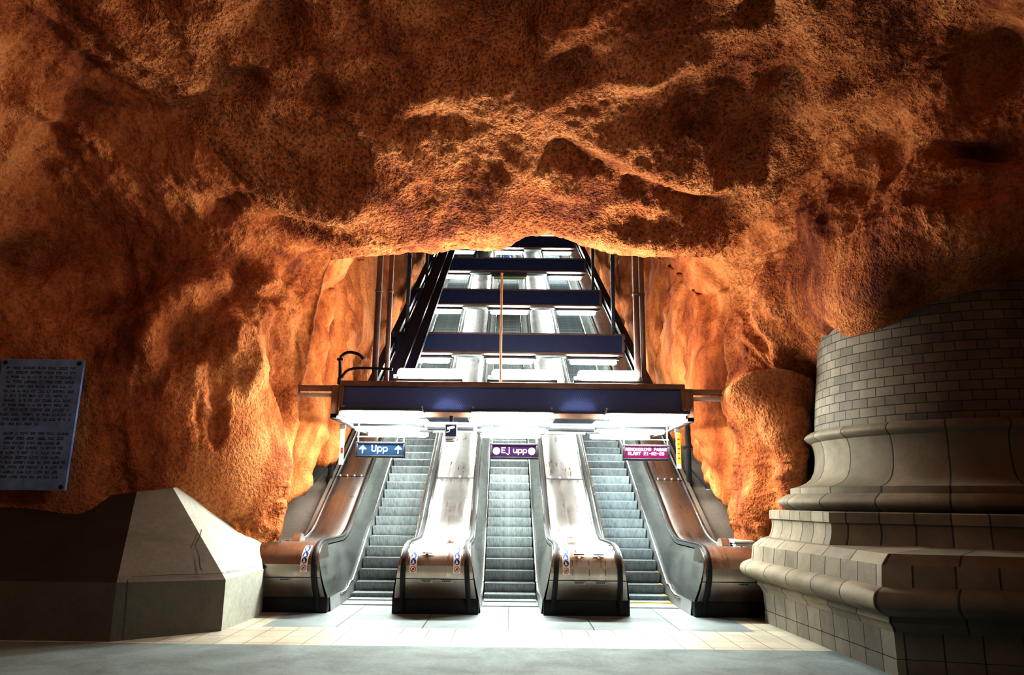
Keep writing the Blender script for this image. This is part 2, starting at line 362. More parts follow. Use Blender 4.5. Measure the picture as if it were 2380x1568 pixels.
wallr = .20 * ridged(np.stack([wp[..., 0] * .9 + wp[..., 2] * .25, wp[..., 1] * .9, wp[..., 2] * .35], -1) + 40., 3) * (1 - topness)
mid = .055 * fbm(wp * 2.1, 3) ; small = .030 * fbm(BASE * 5.3, 3, .6); fine = .020 * perlin(BASE * 14.)
disp = big * (.25 + .75 * edge) + (drape + wallr) * (.3 + .7 * edge) + mid * (.5 + .5 * edge) + small + fine
# hand-placed hollows (-) and bulges (+): px, py, half width, half height, turn, metres
FEAT = [(560, 195, 85, 38, -15, -.55), (740, 215, 48, 36, 30, -.40), (425, 262, 45, 38, 10, -.35), (650, 55, 60, 60, 0, -.5), (1120, 15, 110, 50, 0, -.5), (1832, 222, 46, 44, 20, -.50), (1960, 215, 110, 34, -18, .35), (2300, 140, 75, 95, 10, -.7),
        (1770, 8, 45, 26, 0, -.4), (1330, 155, 70, 40, -25, -.30), (1250, 55, 30, 18, 30, .2), (520, 470, 45, 32, 0, -.35), (670, 515, 70, 18, 8, -.35), (60, 590, 60, 45, 0, -.6), (190, 500, 100, 60, 20, -.4), (2270, 355, 75, 20, 10, -.4),
        (1420, 395, 160, 30, 22, -.36), (1620, 465, 110, 28, 14, -.32), (1290, 360, 60, 28, -25, -.3), (1150, 470, 60, 70, 20, .35), (1320, 440, 40, 40, 0, .30), (800, 455, 190, 55, 8, .45), (1500, 545, 170, 34, 3, .35), (880, 540, 200, 30, -3, .25),
        (1760, 330, 60, 110, 30, -.35), (1650, 360, 45, 120, 35, .30), (1050, 215, 140, 34, -12, .22), (1300, 95, 180, 36, -38, .22), (2140, 150, 190, 36, -42, .28), (1500, 165, 140, 34, -15, .20), (900, 330, 140, 34, 35, .2), (330, 90, 220, 26, 35, .30), (140, 270, 200, 24, 30, .28), (180, 120, 200, 28, 35, -.3),
        (1785, 925, 75, 62, 5, .75), (1760, 800, 40, 60, 0, .25), (1830, 720, 60, 120, -10, .18), (602, 645, 34, 40, 20, .32), (572, 668, 22, 22, 0, .18), (610, 690, 30, 16, 0, -.25), (430, 700, 55, 150, 42, .28), (540, 800, 60, 130, 40, .22), (520, 690, 40, 130, 42, -.2),
        (290, 640, 60, 120, -30, -.3), (235, 930, 26, 160, -5, -.22), (340, 830, 40, 100, 25, .22), (590, 1060, 45, 120, 12, .30), (500, 960, 50, 100, 20, -.25), (650, 930, 24, 80, -10, -.3), (560, 900, 30, 60, 10, .2),
        (1850, 1110, 30, 110, 5, .22), (1790, 1100, 26, 90, 0, -.25), (1760, 1180, 30, 80, 0, .2), (690, 680, 40, 90, 15, .15)]
for (fx, fy, a, b, t, amp) in FEAT:
    t = math.radians(t); u = (PX - fx) * math.cos(t) + (PY - fy) * math.sin(t); v = -(PX - fx) * math.sin(t) + (PY - fy) * math.cos(t)
    q = np.sqrt((u / a) ** 2 + (v / b) ** 2)
    disp = disp + (1.15 if amp > 0 else .95) * amp * np.exp(-1.1 * (q + 1.2 * mid) ** 2)
near_plaque = np.exp(-(((PX - 95) / 190) ** 2 + ((PY - 990) / 230) ** 2) * 1.2)
disp = disp * (1 - .93 * np.clip(near_plaque * 1.6, 0, 1))
lw = sstep(760, 700, PX) * sstep(860, 960, PY); disp = disp * (1 - lw) + lw * np.minimum(disp, .10)
colz = sstep(1830, 1890, PX) * sstep(520, 620, PY); disp = disp * (1 - colz) + colz * np.clip(disp * .5, -.35, .04)
lowleft = sstep(560, 420, PX) * sstep(1040, 1130, PY); disp = np.where(lowleft > 0, disp * (1 - lowleft) + lowleft * np.clip(disp, -.3, .03), disp)
HALL = BASE + Nn * disp[..., None]
# the rim rolls back into the shaft
out = np.stack([BASE[0, :, 0], 0 * BASE[0, :, 0], BASE[0, :, 2] - 4.6], -1); out /= np.linalg.norm(out, axis=-1, keepdims=True)
rows = []
for k in range(26, 0, -1):
    th = min(1, k / 16) * math.pi / 2; ex = max(0, k - 16) * .16
    rows.append(HALL[0] + out * ((1 - math.cos(th)) * .8 + ex) + np.array([0, 1, 0]) * math.sin(th) * .9)
CURL = np.stack(rows); CURL += np.array([0, 1., 0]) * (.10 * fbm(CURL * 1.8, 3))[..., None] * np.linspace(1, .05, 26)[:, None, None]
HALL = np.concatenate([CURL, HALL], 0)
iL = int(np.searchsorted(ss, np.interp(10.3, np.arange(len(seg)), seg))); iR = int(np.searchsorted(ss, np.interp(33.5, np.arange(len(seg)), seg)))
grid_object('wall_left', HALL, M['rockl'], 0, iL + 1); grid_object('ceiling', HALL, M['rockc'], iL, iR + 1); grid_object('wall_right', HALL, M['rockr'], iR, None)

# the sloping shaft behind the opening
def zs(y): return 1.1 + .577 * (max(y, 16.1) - 16.1) if not isinstance(y, np.ndarray) else 1.1 + .577 * (np.maximum(y, 16.1) - 16.1)
sec = [(-6.5, .25), (-5.4, .35), (-4.7, .50), (-4.45, .78), (-4.38, 1.5), (-4.3, 2.6), (-4.35, 4.0), (-4.4, 5.2), (-3.9, 6.4), (-2.4, 7.2), (0, 7.5), (2.4, 7.2), (4.0, 6.4), (4.6, 5.2), (4.5, 4.0), (4.4, 2.6), (4.45, 1.5), (4.5, .78), (4.75, .5), (5.4, .35), (6.5, .25)]
sc_ = np.array(sec); sl = np.concatenate([[0], np.cumsum(np.hypot(*np.diff(sc_, axis=0).T))]); su = np.linspace(0, sl[-1], 300)
ys = np.concatenate([np.linspace(14.9, 24, 150), np.linspace(24.1, 58, 200)])
gx = np.interp(su, sl, sc_[:, 0]); gh = np.interp(su, sl, sc_[:, 1])
SH = np.zeros((len(ys), len(su), 3)); SH[..., 0] = gx[None] - .0105 * (ys[:, None] - 15); SH[..., 1] = ys[:, None]; fl_ = 1 - sstep(14.9, 16.6, ys)[:, None]; SH[..., 0] += np.sign(gx)[None] * 1.5 * fl_ * sstep(.2, 3., np.abs(gx))[None]; SH[..., 2] = gh[None] * (1 + .22 * fl_ * (gh > 3)[None]) + zs(ys)[:, None]
sn = normals(SH); axis = np.stack([0 * SH[..., 0], SH[..., 1], zs(ys)[:, None] + 3.5 + 0 * SH[..., 0]], -1); sn *= np.sign((sn * (axis - SH)).sum(-1, keepdims=True))
w2 = SH + .7 * np.stack([perlin(SH * .4 + k * 13.1) for k in range(3)], -1)
sd = .34 * perlin(w2 * .55 + 5) +   .32 * ridged(w2 * np.array([.5, .95, .30]) + 11., 3) + .09 * fbm(w2 * 1.9, 3) + .035 * fbm(SH * 5, 2)
sd *= .9; sd = np.minimum(sd, .45)
sd *= np.where(gh < .7, .3, 1)[None]
grid_object('wall_back', SH + sn * sd[..., None], M['rocks'])

# ------------------------------------------------------------------ floor
mb = MB(); mb.quad((-30, -25, 0), (30, -25, 0), (30, 10.77, 0), (-30, 10.77, 0)); tag(mb.build('floor', M['floor']), kind='structure')
def mat_tiles(name, col, bw, bh, mortar, mcol, rough=.35, offset=0.0, var=.2):
    m = mat_blocks(name, col, bw, bh, mortar, var, offset); b = m.node_tree.nodes['Principled BSDF']; b.inputs['Roughness'].default_value = rough
    for n in m.node_tree.nodes:
        if n.type == 'TEX_BRICK':
            n.inputs['Color1'].default_value = (*col, 1); n.inputs['Color2'].default_value = (*[c * .93 for c in col], 1); n.inputs['Mortar'].default_value = (*mcol, 1)
        if n.type == 'BUMP' and n.inputs['Strength'].default_value > .5: n.inputs['Strength'].default_value = .25
    return m
M['cream'] = mat_tiles('cream_floor_tiles', (.62, .59, .50), .39, .49, .008, (.20, .18, .14), .35)
M['granite'] = mat_tiles('blue_grey_landing_slabs', (.33, .375, .385), 1.3, 1.9, .012, (.10, .11, .12), .32)
def floor_quads(name, rects, mat, z0=0.0):
    mb = MB()
    for (x0, x1, y0, y1) in rects: mb.quad((x0, y0, z0), (x1, y0, z0), (x1, y1, z0), (x0, y1, z0), [(x0, y0), (x1, y0), (x1, y1), (x0, y1)])
    return tag(mb.build(name, mat), kind='structure')
floor_quads('floor_tiles', [(-9, 9, 10.77, 12.22), (-9, -3.76, 12.22, 17), (3.76, 9, 12.22, 17)], M['cream'])
floor_quads('floor_landing', [(-3.76, 3.76, 12.22, 17)], M['granite'])

# ------------------------------------------------------------------ escalators
SP = 2.6
YB = 16.1; ZD = 1.15; YT = 50.0                                  # bend of the deck, deck height, far end
def zdeck(y):
    t = y - YB
    if t < -.6: return ZD
    if t < .6: return ZD + .577 * (t + .6) ** 2 / 2.4
    return ZD + .577 * t
def zstep(y):
    Y0 = 15.42; t = y - Y0
    if t < -.25: return 0.03
    if t < .55: return .03 + .577 * (t + .25) ** 2 / 1.6
    return .03 + .577 * (t - .15)
def yfront(z):                                                   # bulging newel front in side view
    pts = [(0, 13.74), (.26, 13.68), (.45, 13.53), (.65, 13.44), (.82, 13.43), (.95, 13.50), (1.05, 13.62), (1.12, 13.80), (1.15, 14.05)]
    return float(np.interp(z, [p[0] for p in pts], [p[1] for p in pts]))
YSAMP = list(np.linspace(14.1, 15.4, 6)) + list(np.linspace(15.5, 16.8, 16)) + list(np.linspace(17.2, YT, 24))
def offs(v): return .555 + (.725 - .555) * v                     # lean of the balustrade

def make_escalator(xc, label, stepmat, nosemat):
    P = lambda p: SK((p[0] + xc, p[1], p[2]))
    root = thing('escalator', SK((xc, 15.1, 0)), label, 'escalator', 'escalators in the row of three')
    # steps
    prof = [(0.005, 0.0), (.36, 0.0), (.37, -.02), (.37, -.30), (.12, -.30), (.075, -.235), (.05, -.17), (.028, -.10), (.008, -.04), (0, -.012)]
    mb = MB(); n = len(prof)
    for k in range(n):
        a, b = prof[k], prof[(k + 1) % n]; mb.m = 1 if k in (0, n - 1, n - 2) and False else 0
        mb.quad((-.505, *a), (.505, *a), (.505, *b), (-.505, *b))
    mb.m = 0; i0 = len(mb.v); mb.v += [(-.505, *p) for p in prof] + [(.505, *p) for p in prof]; mb.face([i0 + k for k in range(n)]); mb.face([i0 + n + k for k in range(n)][::-1])
    mb.m = 1; mb.box(-.5, .5, -.004, .014, -.008, .003)
    first = None
    for k in range(97):
        y = 15.28 + .36 * k; z = zstep(y + .02)
        if first is None:
            first = mb.build('step', [stepmat, nosemat], None, 40); o = first; o.parent = root
        else: o = first.copy(); COL.objects.link(o); o.parent = root
        o.location = Vector(P((0, y, z))) - root.location
    mb = MB(); mb.box(-.52, .52, 14.75, 15.27, .0, .022, .006, P); mb.build('comb_plate', M['grey'], root)
    for s in (-1, 1):
        # leaning inner panel from skirt to handrail, rounded at the newel
        vs = np.linspace(0, 1, 9); rows = []
        for v in vs:
            row = []; zf = .24 + (1.10 - .24) * v; x = s * offs(v); yf = yfront(zf) + .03
            for t in np.linspace(0, 1, 8)[:-1]: row.append(P((x, yf + (14.1 - yf) * t if yf < 14.1 else 14.1, zf)))
            for y in YSAMP:
                lo = max(.24, zstep(y) + .17); row.append(P((x, y, lo + (zdeck(y) - .05 - lo) * v)))
            rows.append(row)
        mb = MB(); mb.grid(rows); mb.build('balustrade_panel', M['panel'], root, 40)
        # skirt below it, running along the steps, with a bright rounded cap
        lo = []; hi = []
        for y in [13.9] + YSAMP: lo.append(P((s * .53, y, zstep(y) - .3 if y > 15.3 else 0))); hi.append(P((s * .555, y, max(.24, zstep(y) + .17))))
        mb = MB(); mb.grid([lo, hi]); sk = mb.build('skirt', M['grey'], root, 40)
        pts = []
        for y in [14.75, 14.85, 14.95, 15.1] + [q for q in YSAMP if q > 15.2]: pts.append(P((s * .535, y, max(.03 + .3 * sstep(14.7, 15.6, y) ** 2, zstep(y) + .17))))
        mb = MB(); mb.tube(pts, .024, 8); tag(mb.build('skirt_rail', M['chrome'], sk), 'bright steel rail along the skirt')
        # steel guide and black handrail
        path = []
        for z in (.05, .15, .26, .36, .45, .55, .65, .74, .82, .89, .95, 1.0, 1.05, 1.09, 1.12): path.append((yfront(z), z))
        path += [(14.05, ZD), (14.6, ZD)] + [(y, zdeck(y)) for y in YSAMP if y > 14.7]
        gl = []; gr = []; gt = []
        rows = [[], [], [], []]
        hr = [[], [], [], [], []]
        for i, (y, z) in enumerate(path):
            a = path[max(i - 1, 0)]; b = path[min(i + 1, len(path) - 1)]; ty, tz = b[0] - a[0], b[1] - a[1]; l = math.hypot(ty, tz); ny, nz = -tz / l, ty / l
            xo = .78 - (.06 * (1 - z / ZD) if z < ZD else 0)
            for j, (dx, dn) in enumerate(((-.06, -.03), (-.06, .022), (.06, .022), (.06, -.03))): rows[j].append(P((s * (xo + dx), y + ny * dn, z + nz * dn)))
            for j, (dx, dn) in enumerate(((-.042, .02), (-.040, .05), (0, .064), (.040, .05), (.042, .02))): hr[j].append(P((s * (xo + dx), y + ny * dn, z + nz * dn)))
        mb = MB(); mb.grid([r[8:] for r in rows]); mb.build('handrail_guide', M['chrome'], root, 40)
        mb = MB(); mb.grid(hr); tag(mb.build('handrail', M['black'], root, 50), 'black rubber handrail')
    return root

esc_l = make_escalator(-SP, 'left escalator with dark ribbed steps, under the display reading Upp', M['stepa'], M['nose'])
esc_m = make_escalator(0, 'middle escalator with ribbed steps, under the display with two round dots', M['stepa'], M['nose'])
esc_r = make_escalator(SP, 'right escalator with smooth grey steps, under the pink two-line display', M['stepb'], M['nose'])
for e, sgn in ((esc_r, 1),):
    mb = MB()
    for k in range(4): y = 15.285 + .36 * k; z = zstep(y + .02) + .006; mb.quad(SK((SP + .46, y, z)), SK((SP + .5, y, z)), SK((SP + .5, y + .30, z)), SK((SP + .46, y + .30, z)))
    mb.box(SP - .5, SP + .5, 15.23, 15.27, .022, .028, 0, SK)
    tag(mb.build('safety_stripe', mat_plain('yellow_line_paint', (.7, .45, .04), .5), e), 'yellow edge marking')

# sticker art shared by the newels
def mat_flat(name, col, rough=.5): return mat_plain(name, col, rough, 0, .04)
M['blue'] = mat_flat('sticker_blue', (.02, .06, .28)); M['red'] = mat_flat('sticker_red', (.55, .08, .04)); M['ink'] = mat_flat('sticker_ink', (.03, .03, .04))
def disc(mb, cx, cz, r, seg=20, y=0, r0=0):
    n = len(mb.v)
    if r0:
        for k in range(seg): a = 2 * math.pi * k / seg; mb.v += [(cx + r * math.cos(a), y, cz + r * math.sin(a)), (cx + r0 * math.cos(a), y, cz + r0 * math.sin(a))]
        for k in range(seg): j = (k + 1) % seg; mb.face((n + 2 * k, n + 2 * k + 1, n + 2 * j + 1, n + 2 * j))
    else:
        mb.v += [(cx + r * math.cos(2 * math.pi * k / seg), y, cz + r * math.sin(2 * math.pi * k / seg)) for k in range(seg)]; mb.face(range(n, n + seg))
def make_sticker(parent, X, s):
    """s scale; icons stacked on the curved newel front: bend by z"""
    def bend(mb, out):
        mb.v = [X((p[0], yfront(p[2]) - .022 - out + p[1], p[2])) for p in mb.v]; return mb
    z0, z1 = .70, 1.11
    mb = MB(); zz = np.linspace(z0, z1, 9); mb.grid([[(-.062, 0, z), (.062, 0, z)] for z in zz]); st = bend(mb, .0).build('warning_sticker', M['white'], parent)
    mb = MB()
    for z in (.88, .975, 1.065): disc(mb, 0, z, .046)
    bend(mb, .004).build('blue_disc', M['blue'], st)
    mb = MB(); disc(mb, 0, .765, .05, 20, 0, .038); mb.quad((-.035, 0, .725), (-.025, 0, .72), (.035, 0, .80), (.028, 0, .81)); bend(mb, .004).build('red_ring', M['red'], st)
    mb = MB()
    for z in (.88, .975, 1.065):
        disc(mb, -.008, z + .020, .010, 8); mb.quad((-.016, 0, z + .010), (.008, 0, z + .012), (.016, 0, z - .026), (-.006, 0, z - .03)); mb.quad((-.03, 0, z - .03), (-.01, 0, z - .002), (.0, 0, z - .008), (-.022, 0, z - .036))
    bend(mb, .007).build('pictogram', M['white'], st)
    mb = MB(); mb.quad((-.02, 0, .745), (.02, 0, .75), (.014, 0, .785), (-.012, 0, .782)); bend(mb, .003).build('pictogram', M['ink'], st)

def make_deck(xc, label, stickers, plates, hump=True, bolts=True, xl=-.46, xr=.46):
    P = lambda p: SK((p[0] + xc, p[1], p[2]))
    root = thing('escalator_deck', SK((xc, 13.8, 0)), label, 'escalator deck', 'steel decks beside and between the escalators')
    ys_ = list(np.linspace(14.05, 15.4, 6)) + list(np.linspace(15.5, 16.8, 14)) + list(np.linspace(17.2, YT, 20))
    # sloping deck panel
    mb = MB(); mb.grid([[P((x, y, zdeck(y) - .012 + (.0 if xl + .01 < x < xr - .01 else -.012))) for y in ys_] for x in (xl, xl + .02, xl * .4, xr * .4, xr - .02, xr)])
    mb.build('deck_panel', M['steel'], root, 40)
    for sx in (-1, 1):
        mb = MB(); mb.grid([[P((sx * x, y, zdeck(y) + h)) for y in ys_] for x, h in (((xr if sx > 0 else -xl) - .015, -.03), ((xr if sx > 0 else -xl) - .015, .012), ((xr if sx > 0 else -xl) + .01, .012), ((xr if sx > 0 else -xl) + .01, -.03))]); mb.build('deck_edge_trim', M['chrome'], root, 40)
    # bulging newel front, flaring towards the floor
    zz = [.26, .33, .40, .48, .56, .65, .73, .82, .89, .95, 1.0, 1.05, 1.09, 1.12, 1.14, 1.15]; xs = np.linspace(-1, 1, 13)
    hw = lambda z: .58 + .16 * max(0, 1 - z / 1.15) ** 1.0
    rows = [[P((hw(z) * x, yfront(z), z)) for x in xs] for z in zz]
    mb = MB(); mb.grid(rows); mb.grid([[P((hw(z) * s_, yfront(z), z)) for z in zz] for s_ in (-1,)] + [[P((-hw(z), 14.2, z)) for z in zz]])
    mb.grid([[P((hw(z), yfront(z), z)) for z in zz]] + [[P((hw(z), 14.2, z)) for z in zz]])
    nf = mb.build('newel_front', M['copper'], root, 30)
    mb = MB(); mb.grid([[P((x, yfront(.60) - .004 + (0), .595)) for x in (-.655, .655)], [P((x, yfront(.61) - .004, .605)) for x in (-.655, .655)]]); mb.build('seam', M['dark'], nf)
    mb = MB(); mb.box(-.745, .745, 13.70, 14.9, 0, .262, .02, P); mb.build('base_plinth', M['dark'], root)
    for x in (-.25, .25):
        mb = MB(); mb.box(x - .004, x + .004, 13.695, 13.705, .01, .25, 0, P); mb.build('base_joint', M['black'], root)
    if bolts:
        y = 18.35
        mb = MB(); mb.box(xl + .02, xr - .02, y - .008, y + .008, zdeck(y) - .012, zdeck(y) - .006, 0, lambda p: P((p[0], p[1], p[2] + .577 * (p[1] - y)))); mb.build('deck_seam', M['dark'], root)
        for x in [xl + (xr - xl) * t for t in (.14, .38, .62, .86)]:
            mb = MB(); q = P((x, y + .03, zdeck(y + .03))); mb.tube([(q[0], q[1], q[2] - .02), (q[0], q[1] - .012, q[2] + .022), (q[0], q[1] - .012, q[2] + .026)], [.026, .024, .006], 10); mb.build('bolt', M['grey'], root)
    if hump:
        mb = MB(); x = .16 * hump; mb.prism([(14.55, ZD - .01), (14.62, ZD + .10), (14.72, ZD + .13), (14.85, ZD + .10), (14.95, ZD - .01)], x - .075, x + .075, 'x', P); mb.build('anti_slide_stop', M['copper'], root, 50)
    for x in stickers: make_sticker(root, (lambda p, x=x: P((p[0] + x, p[1], p[2]))), 1)
    for x in plates:
        z = .565; mb = MB(); mb.box(x - .10, x + .10, yfront(z) - .014, yfront(z) + .02, z - .028, z + .028, .004, P); pl = mb.build('name_plate', M['grey'], root)
        mb = MB()
        for k in range(5): mb.box(x - .075 + .03 * k, x - .055 + .03 * k, yfront(z) - .0165, yfront(z) - .013, z - .010, z + .010, 0, P)
        mb.build('lettering', M['ink'], pl)
    return root
d1 = make_deck(-1.5 * SP, 'outer left steel escalator deck with copper-toned newel against the concrete plinth', [.37], [.05], -.6, True, -.24, .46)
d2 = make_deck(-.5 * SP, 'steel deck and newel between the left and middle escalators, with two warning stickers', [-.37, .37], [-.14, .2], 1)
d3_ = make_deck(.5 * SP, 'steel deck and newel between the middle and right escalators, with one warning sticker', [-.37], [-.14, .22], -1)
d4 = make_deck(1.5 * SP, 'outer right steel escalator deck with newel beside the stone column', [], [.05], .6, True, -.46, .22)
for d, x, w in ((d2, -.5 * SP - .15, .03), (d3_, .5 * SP - .14, .03), (d3_, .5 * SP + .20, .03)):
    mb = MB(); z = .98; yy = yfront(z); mb.tube([SK((x, yy + .01, z)), SK((x, yy - .02, z + .006))], .028, 12); k = mb.build('key_switch', M['chrome'], d)
    mb = MB(); mb.box(x - .09, x + .09, yy + .008, yy + .02, z + .035, z + .05, 0, SK); mb.build('hatch_edge', M['dark'], d)
mb = MB()
for x in (.5 * SP - .26, .5 * SP + .02, .5 * SP + .3):
    rr_ = [.62, .7, .78, .86, .93]; mb.grid([[SK((x - .004, yfront(z) - .003, z)) for z in rr_], [SK((x + .004, yfront(z) - .003, z)) for z in rr_]])
mb.build('hatch_joint', M['dark'], d3_)

# sloped concrete kerbs outside the escalators
for s, nm in ((-1, 'left'), (1, 'right')):
    ys_ = [14.0, 15.0, 15.8, 16.1, 16.4] + list(np.linspace(17, 54, 14)); xa = s * (1.5 * SP + .25); xb = s * 6.4
    zz_ = lambda y: 1.0 + .577 * max(0, y - 16.1) + .02
    mb = MB(); mb.grid([[SK((xa, y, zz_(y) - 1.4 if y > 14.1 else 0)) for y in ys_], [SK((xa, y, zz_(y) + .13)) for y in ys_], [SK((xa + s * .09, y, zz_(y) + .13)) for y in ys_], [SK((xa + s * .12, y, zz_(y))) for y in ys_], [SK((xb, y, zz_(y) + .1)) for y in ys_]])
    o = mb.build('concrete_ramp', M['slab'], None, 40, SK((xa, 14.0, 0)))
    tag(o, f'bare concrete slope rising between the {nm} rock wall and the outer {nm} escalator deck', 'concrete slope')

# ------------------------------------------------------------------ lamps
def make_lamp(name, length, w, h, mat, bracket='up', tray=.1):
    """origin at the middle of the tray; diffuser hangs below ('up' = fixed from above) or stands on top"""
    root = thing(name, (0, 0, 0), 'lamp', 'lamp'); s = -1 if bracket == 'up' else 1
    mb = MB(); mb.box(-length / 2 - .09, length / 2 + .09, -tray, tray, -.03, .03, .008); mb.build('housing', M['tray'], root)
    mb = MB(); seg = 10; rows = []
    for t, k in ((-.5, .35), (-.485, .75), (-.45, 1), (0, 1), (.45, 1), (.485, .75), (.5, .35)):
        rows.append([(t * length, math.cos(2 * math.pi * j / seg) * w / 2 * k, s * (.03 + h / 2) + math.sin(2 * math.pi * j / seg) * h / 2 * k) for j in range(seg)])
    mb.grid(rows, True); n = len(mb.v) - seg; mb.face(range(seg)); mb.face(range(n, n + seg)); tag(mb.build('diffuser', mat, root, 60), 'glowing white diffuser')
    for x in (-1, 1):
        mb = MB(); a = length / 2 + .05; mb.box(x * a - .03, x * a + .03, -.02, .02, min(0, s * .12), max(0, s * .12), .004) if s > 0 else mb.box(x * a - .02, x * a + .02, -.02, .02, 0, .10, .004); mb.build('bracket', M['grey'], root)
    return root
protos = {}
def lamp(kind, loc, label, group):
    if kind not in protos:
        protos[kind] = {'a': lambda: make_lamp('tube_lamp', 1.24, .20, .22, M['tubea'], 'down'), 'b': lambda: make_lamp('strip_lamp', 1.42, .26, .18, M['tubeb'], 'up', .25), 'c': lambda: make_lamp('strip_lamp', 1.42, .16, .10, M['tube'], 'up', .16),  # front and under-gantry trays widened to block light from the ceiling
                        'f': lambda: make_lamp('strip_lamp', 1.4, .22, .14, M['tubef']), 'o': lambda: make_lamp('strip_lamp', 1.4, .22, .14, M['off'])}[kind](); o = protos[kind]
    else: o = copy_tree(protos[kind])
    o.location = SK(loc); tag(o, label, 'lamp', group); return o
WH = ('left', 'middle', 'right')
for x, w in zip((-1.72, .2, 1.95), WH): lamp('a', (x, 15.25, 4.28), f'{w} tube lamp standing on top of the mesh-fronted gantry', 'tube lamps on top of the gantry')
for x, w in zip((-2.52, 0, 2.6), WH): lamp('b', (x, 14.72, 3.60), f'bright strip lamp along the lower front edge of the gantry, above the {w} escalator', 'strip lamps on the gantry front')
for x, w in zip((-2.72, .06, 2.66), WH): lamp('c', (x, 16.75, 3.50), f'strip lamp under the gantry, just behind the front edge, above the {w} escalator', 'strip lamps under the gantry')
for x, w in zip((-2.66, .0, 2.6), WH): lamp('c', (x, 18.1, 3.50), f'rearmost and lowest-looking strip lamp under the gantry, above the {w} escalator', 'strip lamps behind the gantry')
BY = [22, 27, 32, 37, 42]; BZ = [6.16, 8.93, 11.78, 14.6, 17.45]
ORD = ('first', 'second', 'third', 'fourth', 'fifth')
for i, (y, z) in enumerate(zip(BY, BZ)):
    for x, w in zip((-2.5, 0, 2.5), WH):
        if i == 4 and w == 'left': continue
        k = 'o' if (i == 2 and w == 'middle') else 'f'
        lamp(k, (x, y + .38, z - .06), f'{"unlit" if k == "o" else "lit"} strip lamp under the {ORD[i]} dark crossbeam up the shaft, above the {w} escalator', f'strip lamps under the {ORD[i]} crossbeam')

# ------------------------------------------------------------------ gantry over the landing
g = thing('gantry', SK((0, 14.9, 3.5)), 'wide gantry with navy mesh front and brown steel frame across the foot of the escalators', 'gantry')
mb = MB(); mb.quad(SK((-3.33, 14.93, 3.60)), SK((3.33, 14.93, 3.60)), SK((3.33, 14.93, 4.10)), SK((-3.33, 14.93, 4.10)), [(-3.33, 3.6), (3.33, 3.6), (3.33, 4.1), (-3.33, 4.1)]); tag(mb.build('mesh_panel', M['navymesh'], g), 'dark navy expanded-metal front')
mb = MB(); mb.quad(SK((-3.33, 15.4, 3.60)), SK((3.33, 15.4, 3.60)), SK((3.33, 15.4, 4.10)), SK((-3.33, 15.4, 4.10))); mb.build('rear_panel', M['navy'], g)
mb = MB(); mb.box(-3.4, 3.4, 14.82, 15.42, 4.10, 4.20, .01, SK); mb.build('top_rail', M['bronze'], g)
mb = MB(); mb.box(-3.4, 3.4, 14.82, 14.96, 3.50, 3.60, .01, SK); mb.build('bottom_rail', M['bronze'], g)
for s in (-1, 1):
    mb = MB(); mb.box(min(s * 3.33, s * 3.42), max(s * 3.33, s * 3.42), 14.85, 15.4, 3.56, 4.12, .008, SK); mb.build('end_frame', M['bronze'], g)
    mb = MB(); mb.box(min(s * 3.42, s * 3.58), max(s * 3.42, s * 3.58), 14.9, 15.3, 3.46, 4.12, .01, SK); mb.build('end_post', M['bronze'], g)
    mb = MB(); mb.box(min(s * 3.44, s * 3.58), max(s * 3.44, s * 3.58), 14.9, 18.4, 3.46, 3.56, .01, SK); mb.build('side_rail', M['grey'], g)
for y in (16.2, 16.95, 18.3):
    mb = MB(); mb.box(-3.45, 3.45, y, y + .10, 3.50, 3.60, .006, SK); mb.build('cross_rail', M['grey'], g)
for x in (-1.32, 1.3):
    mb = MB(); mb.box(x - .42, x + .42, 15.0, 16.2, 3.54, 3.58, 0, SK); mb.build('cable_tray', M['navy'], g)
    mb = MB(); mb.box(x - .5, x + .5, 16.5, 16.6, 3.40, 3.47, .005, SK); mb.build('cable_duct', M['darksteel'], g)

# dark crossbeams further up
def make_beam():
    r = thing('crossbeam', (0, 0, 0), 'beam', 'beam')
    mb = MB(); mb.box(-3.40, 3.36, 0, .05, .07, .58, 0); mb.build('panel', M['navy'], r)
    mb = MB(); mb.box(-3.46, 3.42, -.05, .45, .58, .63, .008); mb.build('top_flange', M['brownpost'], r)
    mb = MB(); mb.box(-3.46, 3.42, -.05, .45, .0, .07, .008); mb.build('bottom_flange', M['brownpost'], r)
    for s in (-3.43, 3.39):
        mb = MB(); mb.box(s - .05, s + .05, -.02, .40, .06, .60, .006); mb.build('end_post', M['brownpost'], r)
    mb = MB(); mb.box(-3.4, 3.36, .40, .44, .07, .58, 0); mb.build('rear_panel', M['navy'], r)
    for x in (-1.25, 1.25):
        mb = MB(); mb.box(x - .45, x + .45, .1, .4, -.05, 0, .004); mb.build('cable_duct', M['grey'], r)
    return r
bm0 = None
for i, (y, z) in enumerate(zip(BY, BZ)):
    o = make_beam() if bm0 is None else copy_tree(bm0); bm0 = bm0 or o; o.location = SK((-.03, y, z))
    tag(o, f'dark navy crossbeam, {ORD[i]} one up the shaft behind the gantry', 'beam', 'dark crossbeams up the escalator shaft')

# longitudinal girders at the beam ends
for s, nm in ((-1, 'left'), (1, 'right')):
    mb = MB(); x = s * 3.48; a = SK((x, 18.2, 6.45 - .577 * 3.8)); b = SK((x, 46, 6.45 + .577 * 24)); r = thing('side_girder', a, f'dark sloping steel girder running up the {nm} end of the crossbeams', 'girder', 'sloping side girders')
    mb.bar(a, b, .10, .34); mb.build('web', M['darksteel'], r)
    for dz in (-.17, .17):
        mb = MB(); mb.bar((a[0], a[1], a[2] + dz), (b[0], b[1], b[2] + dz), .22, .03); mb.build('flange', M['darksteel'], r)
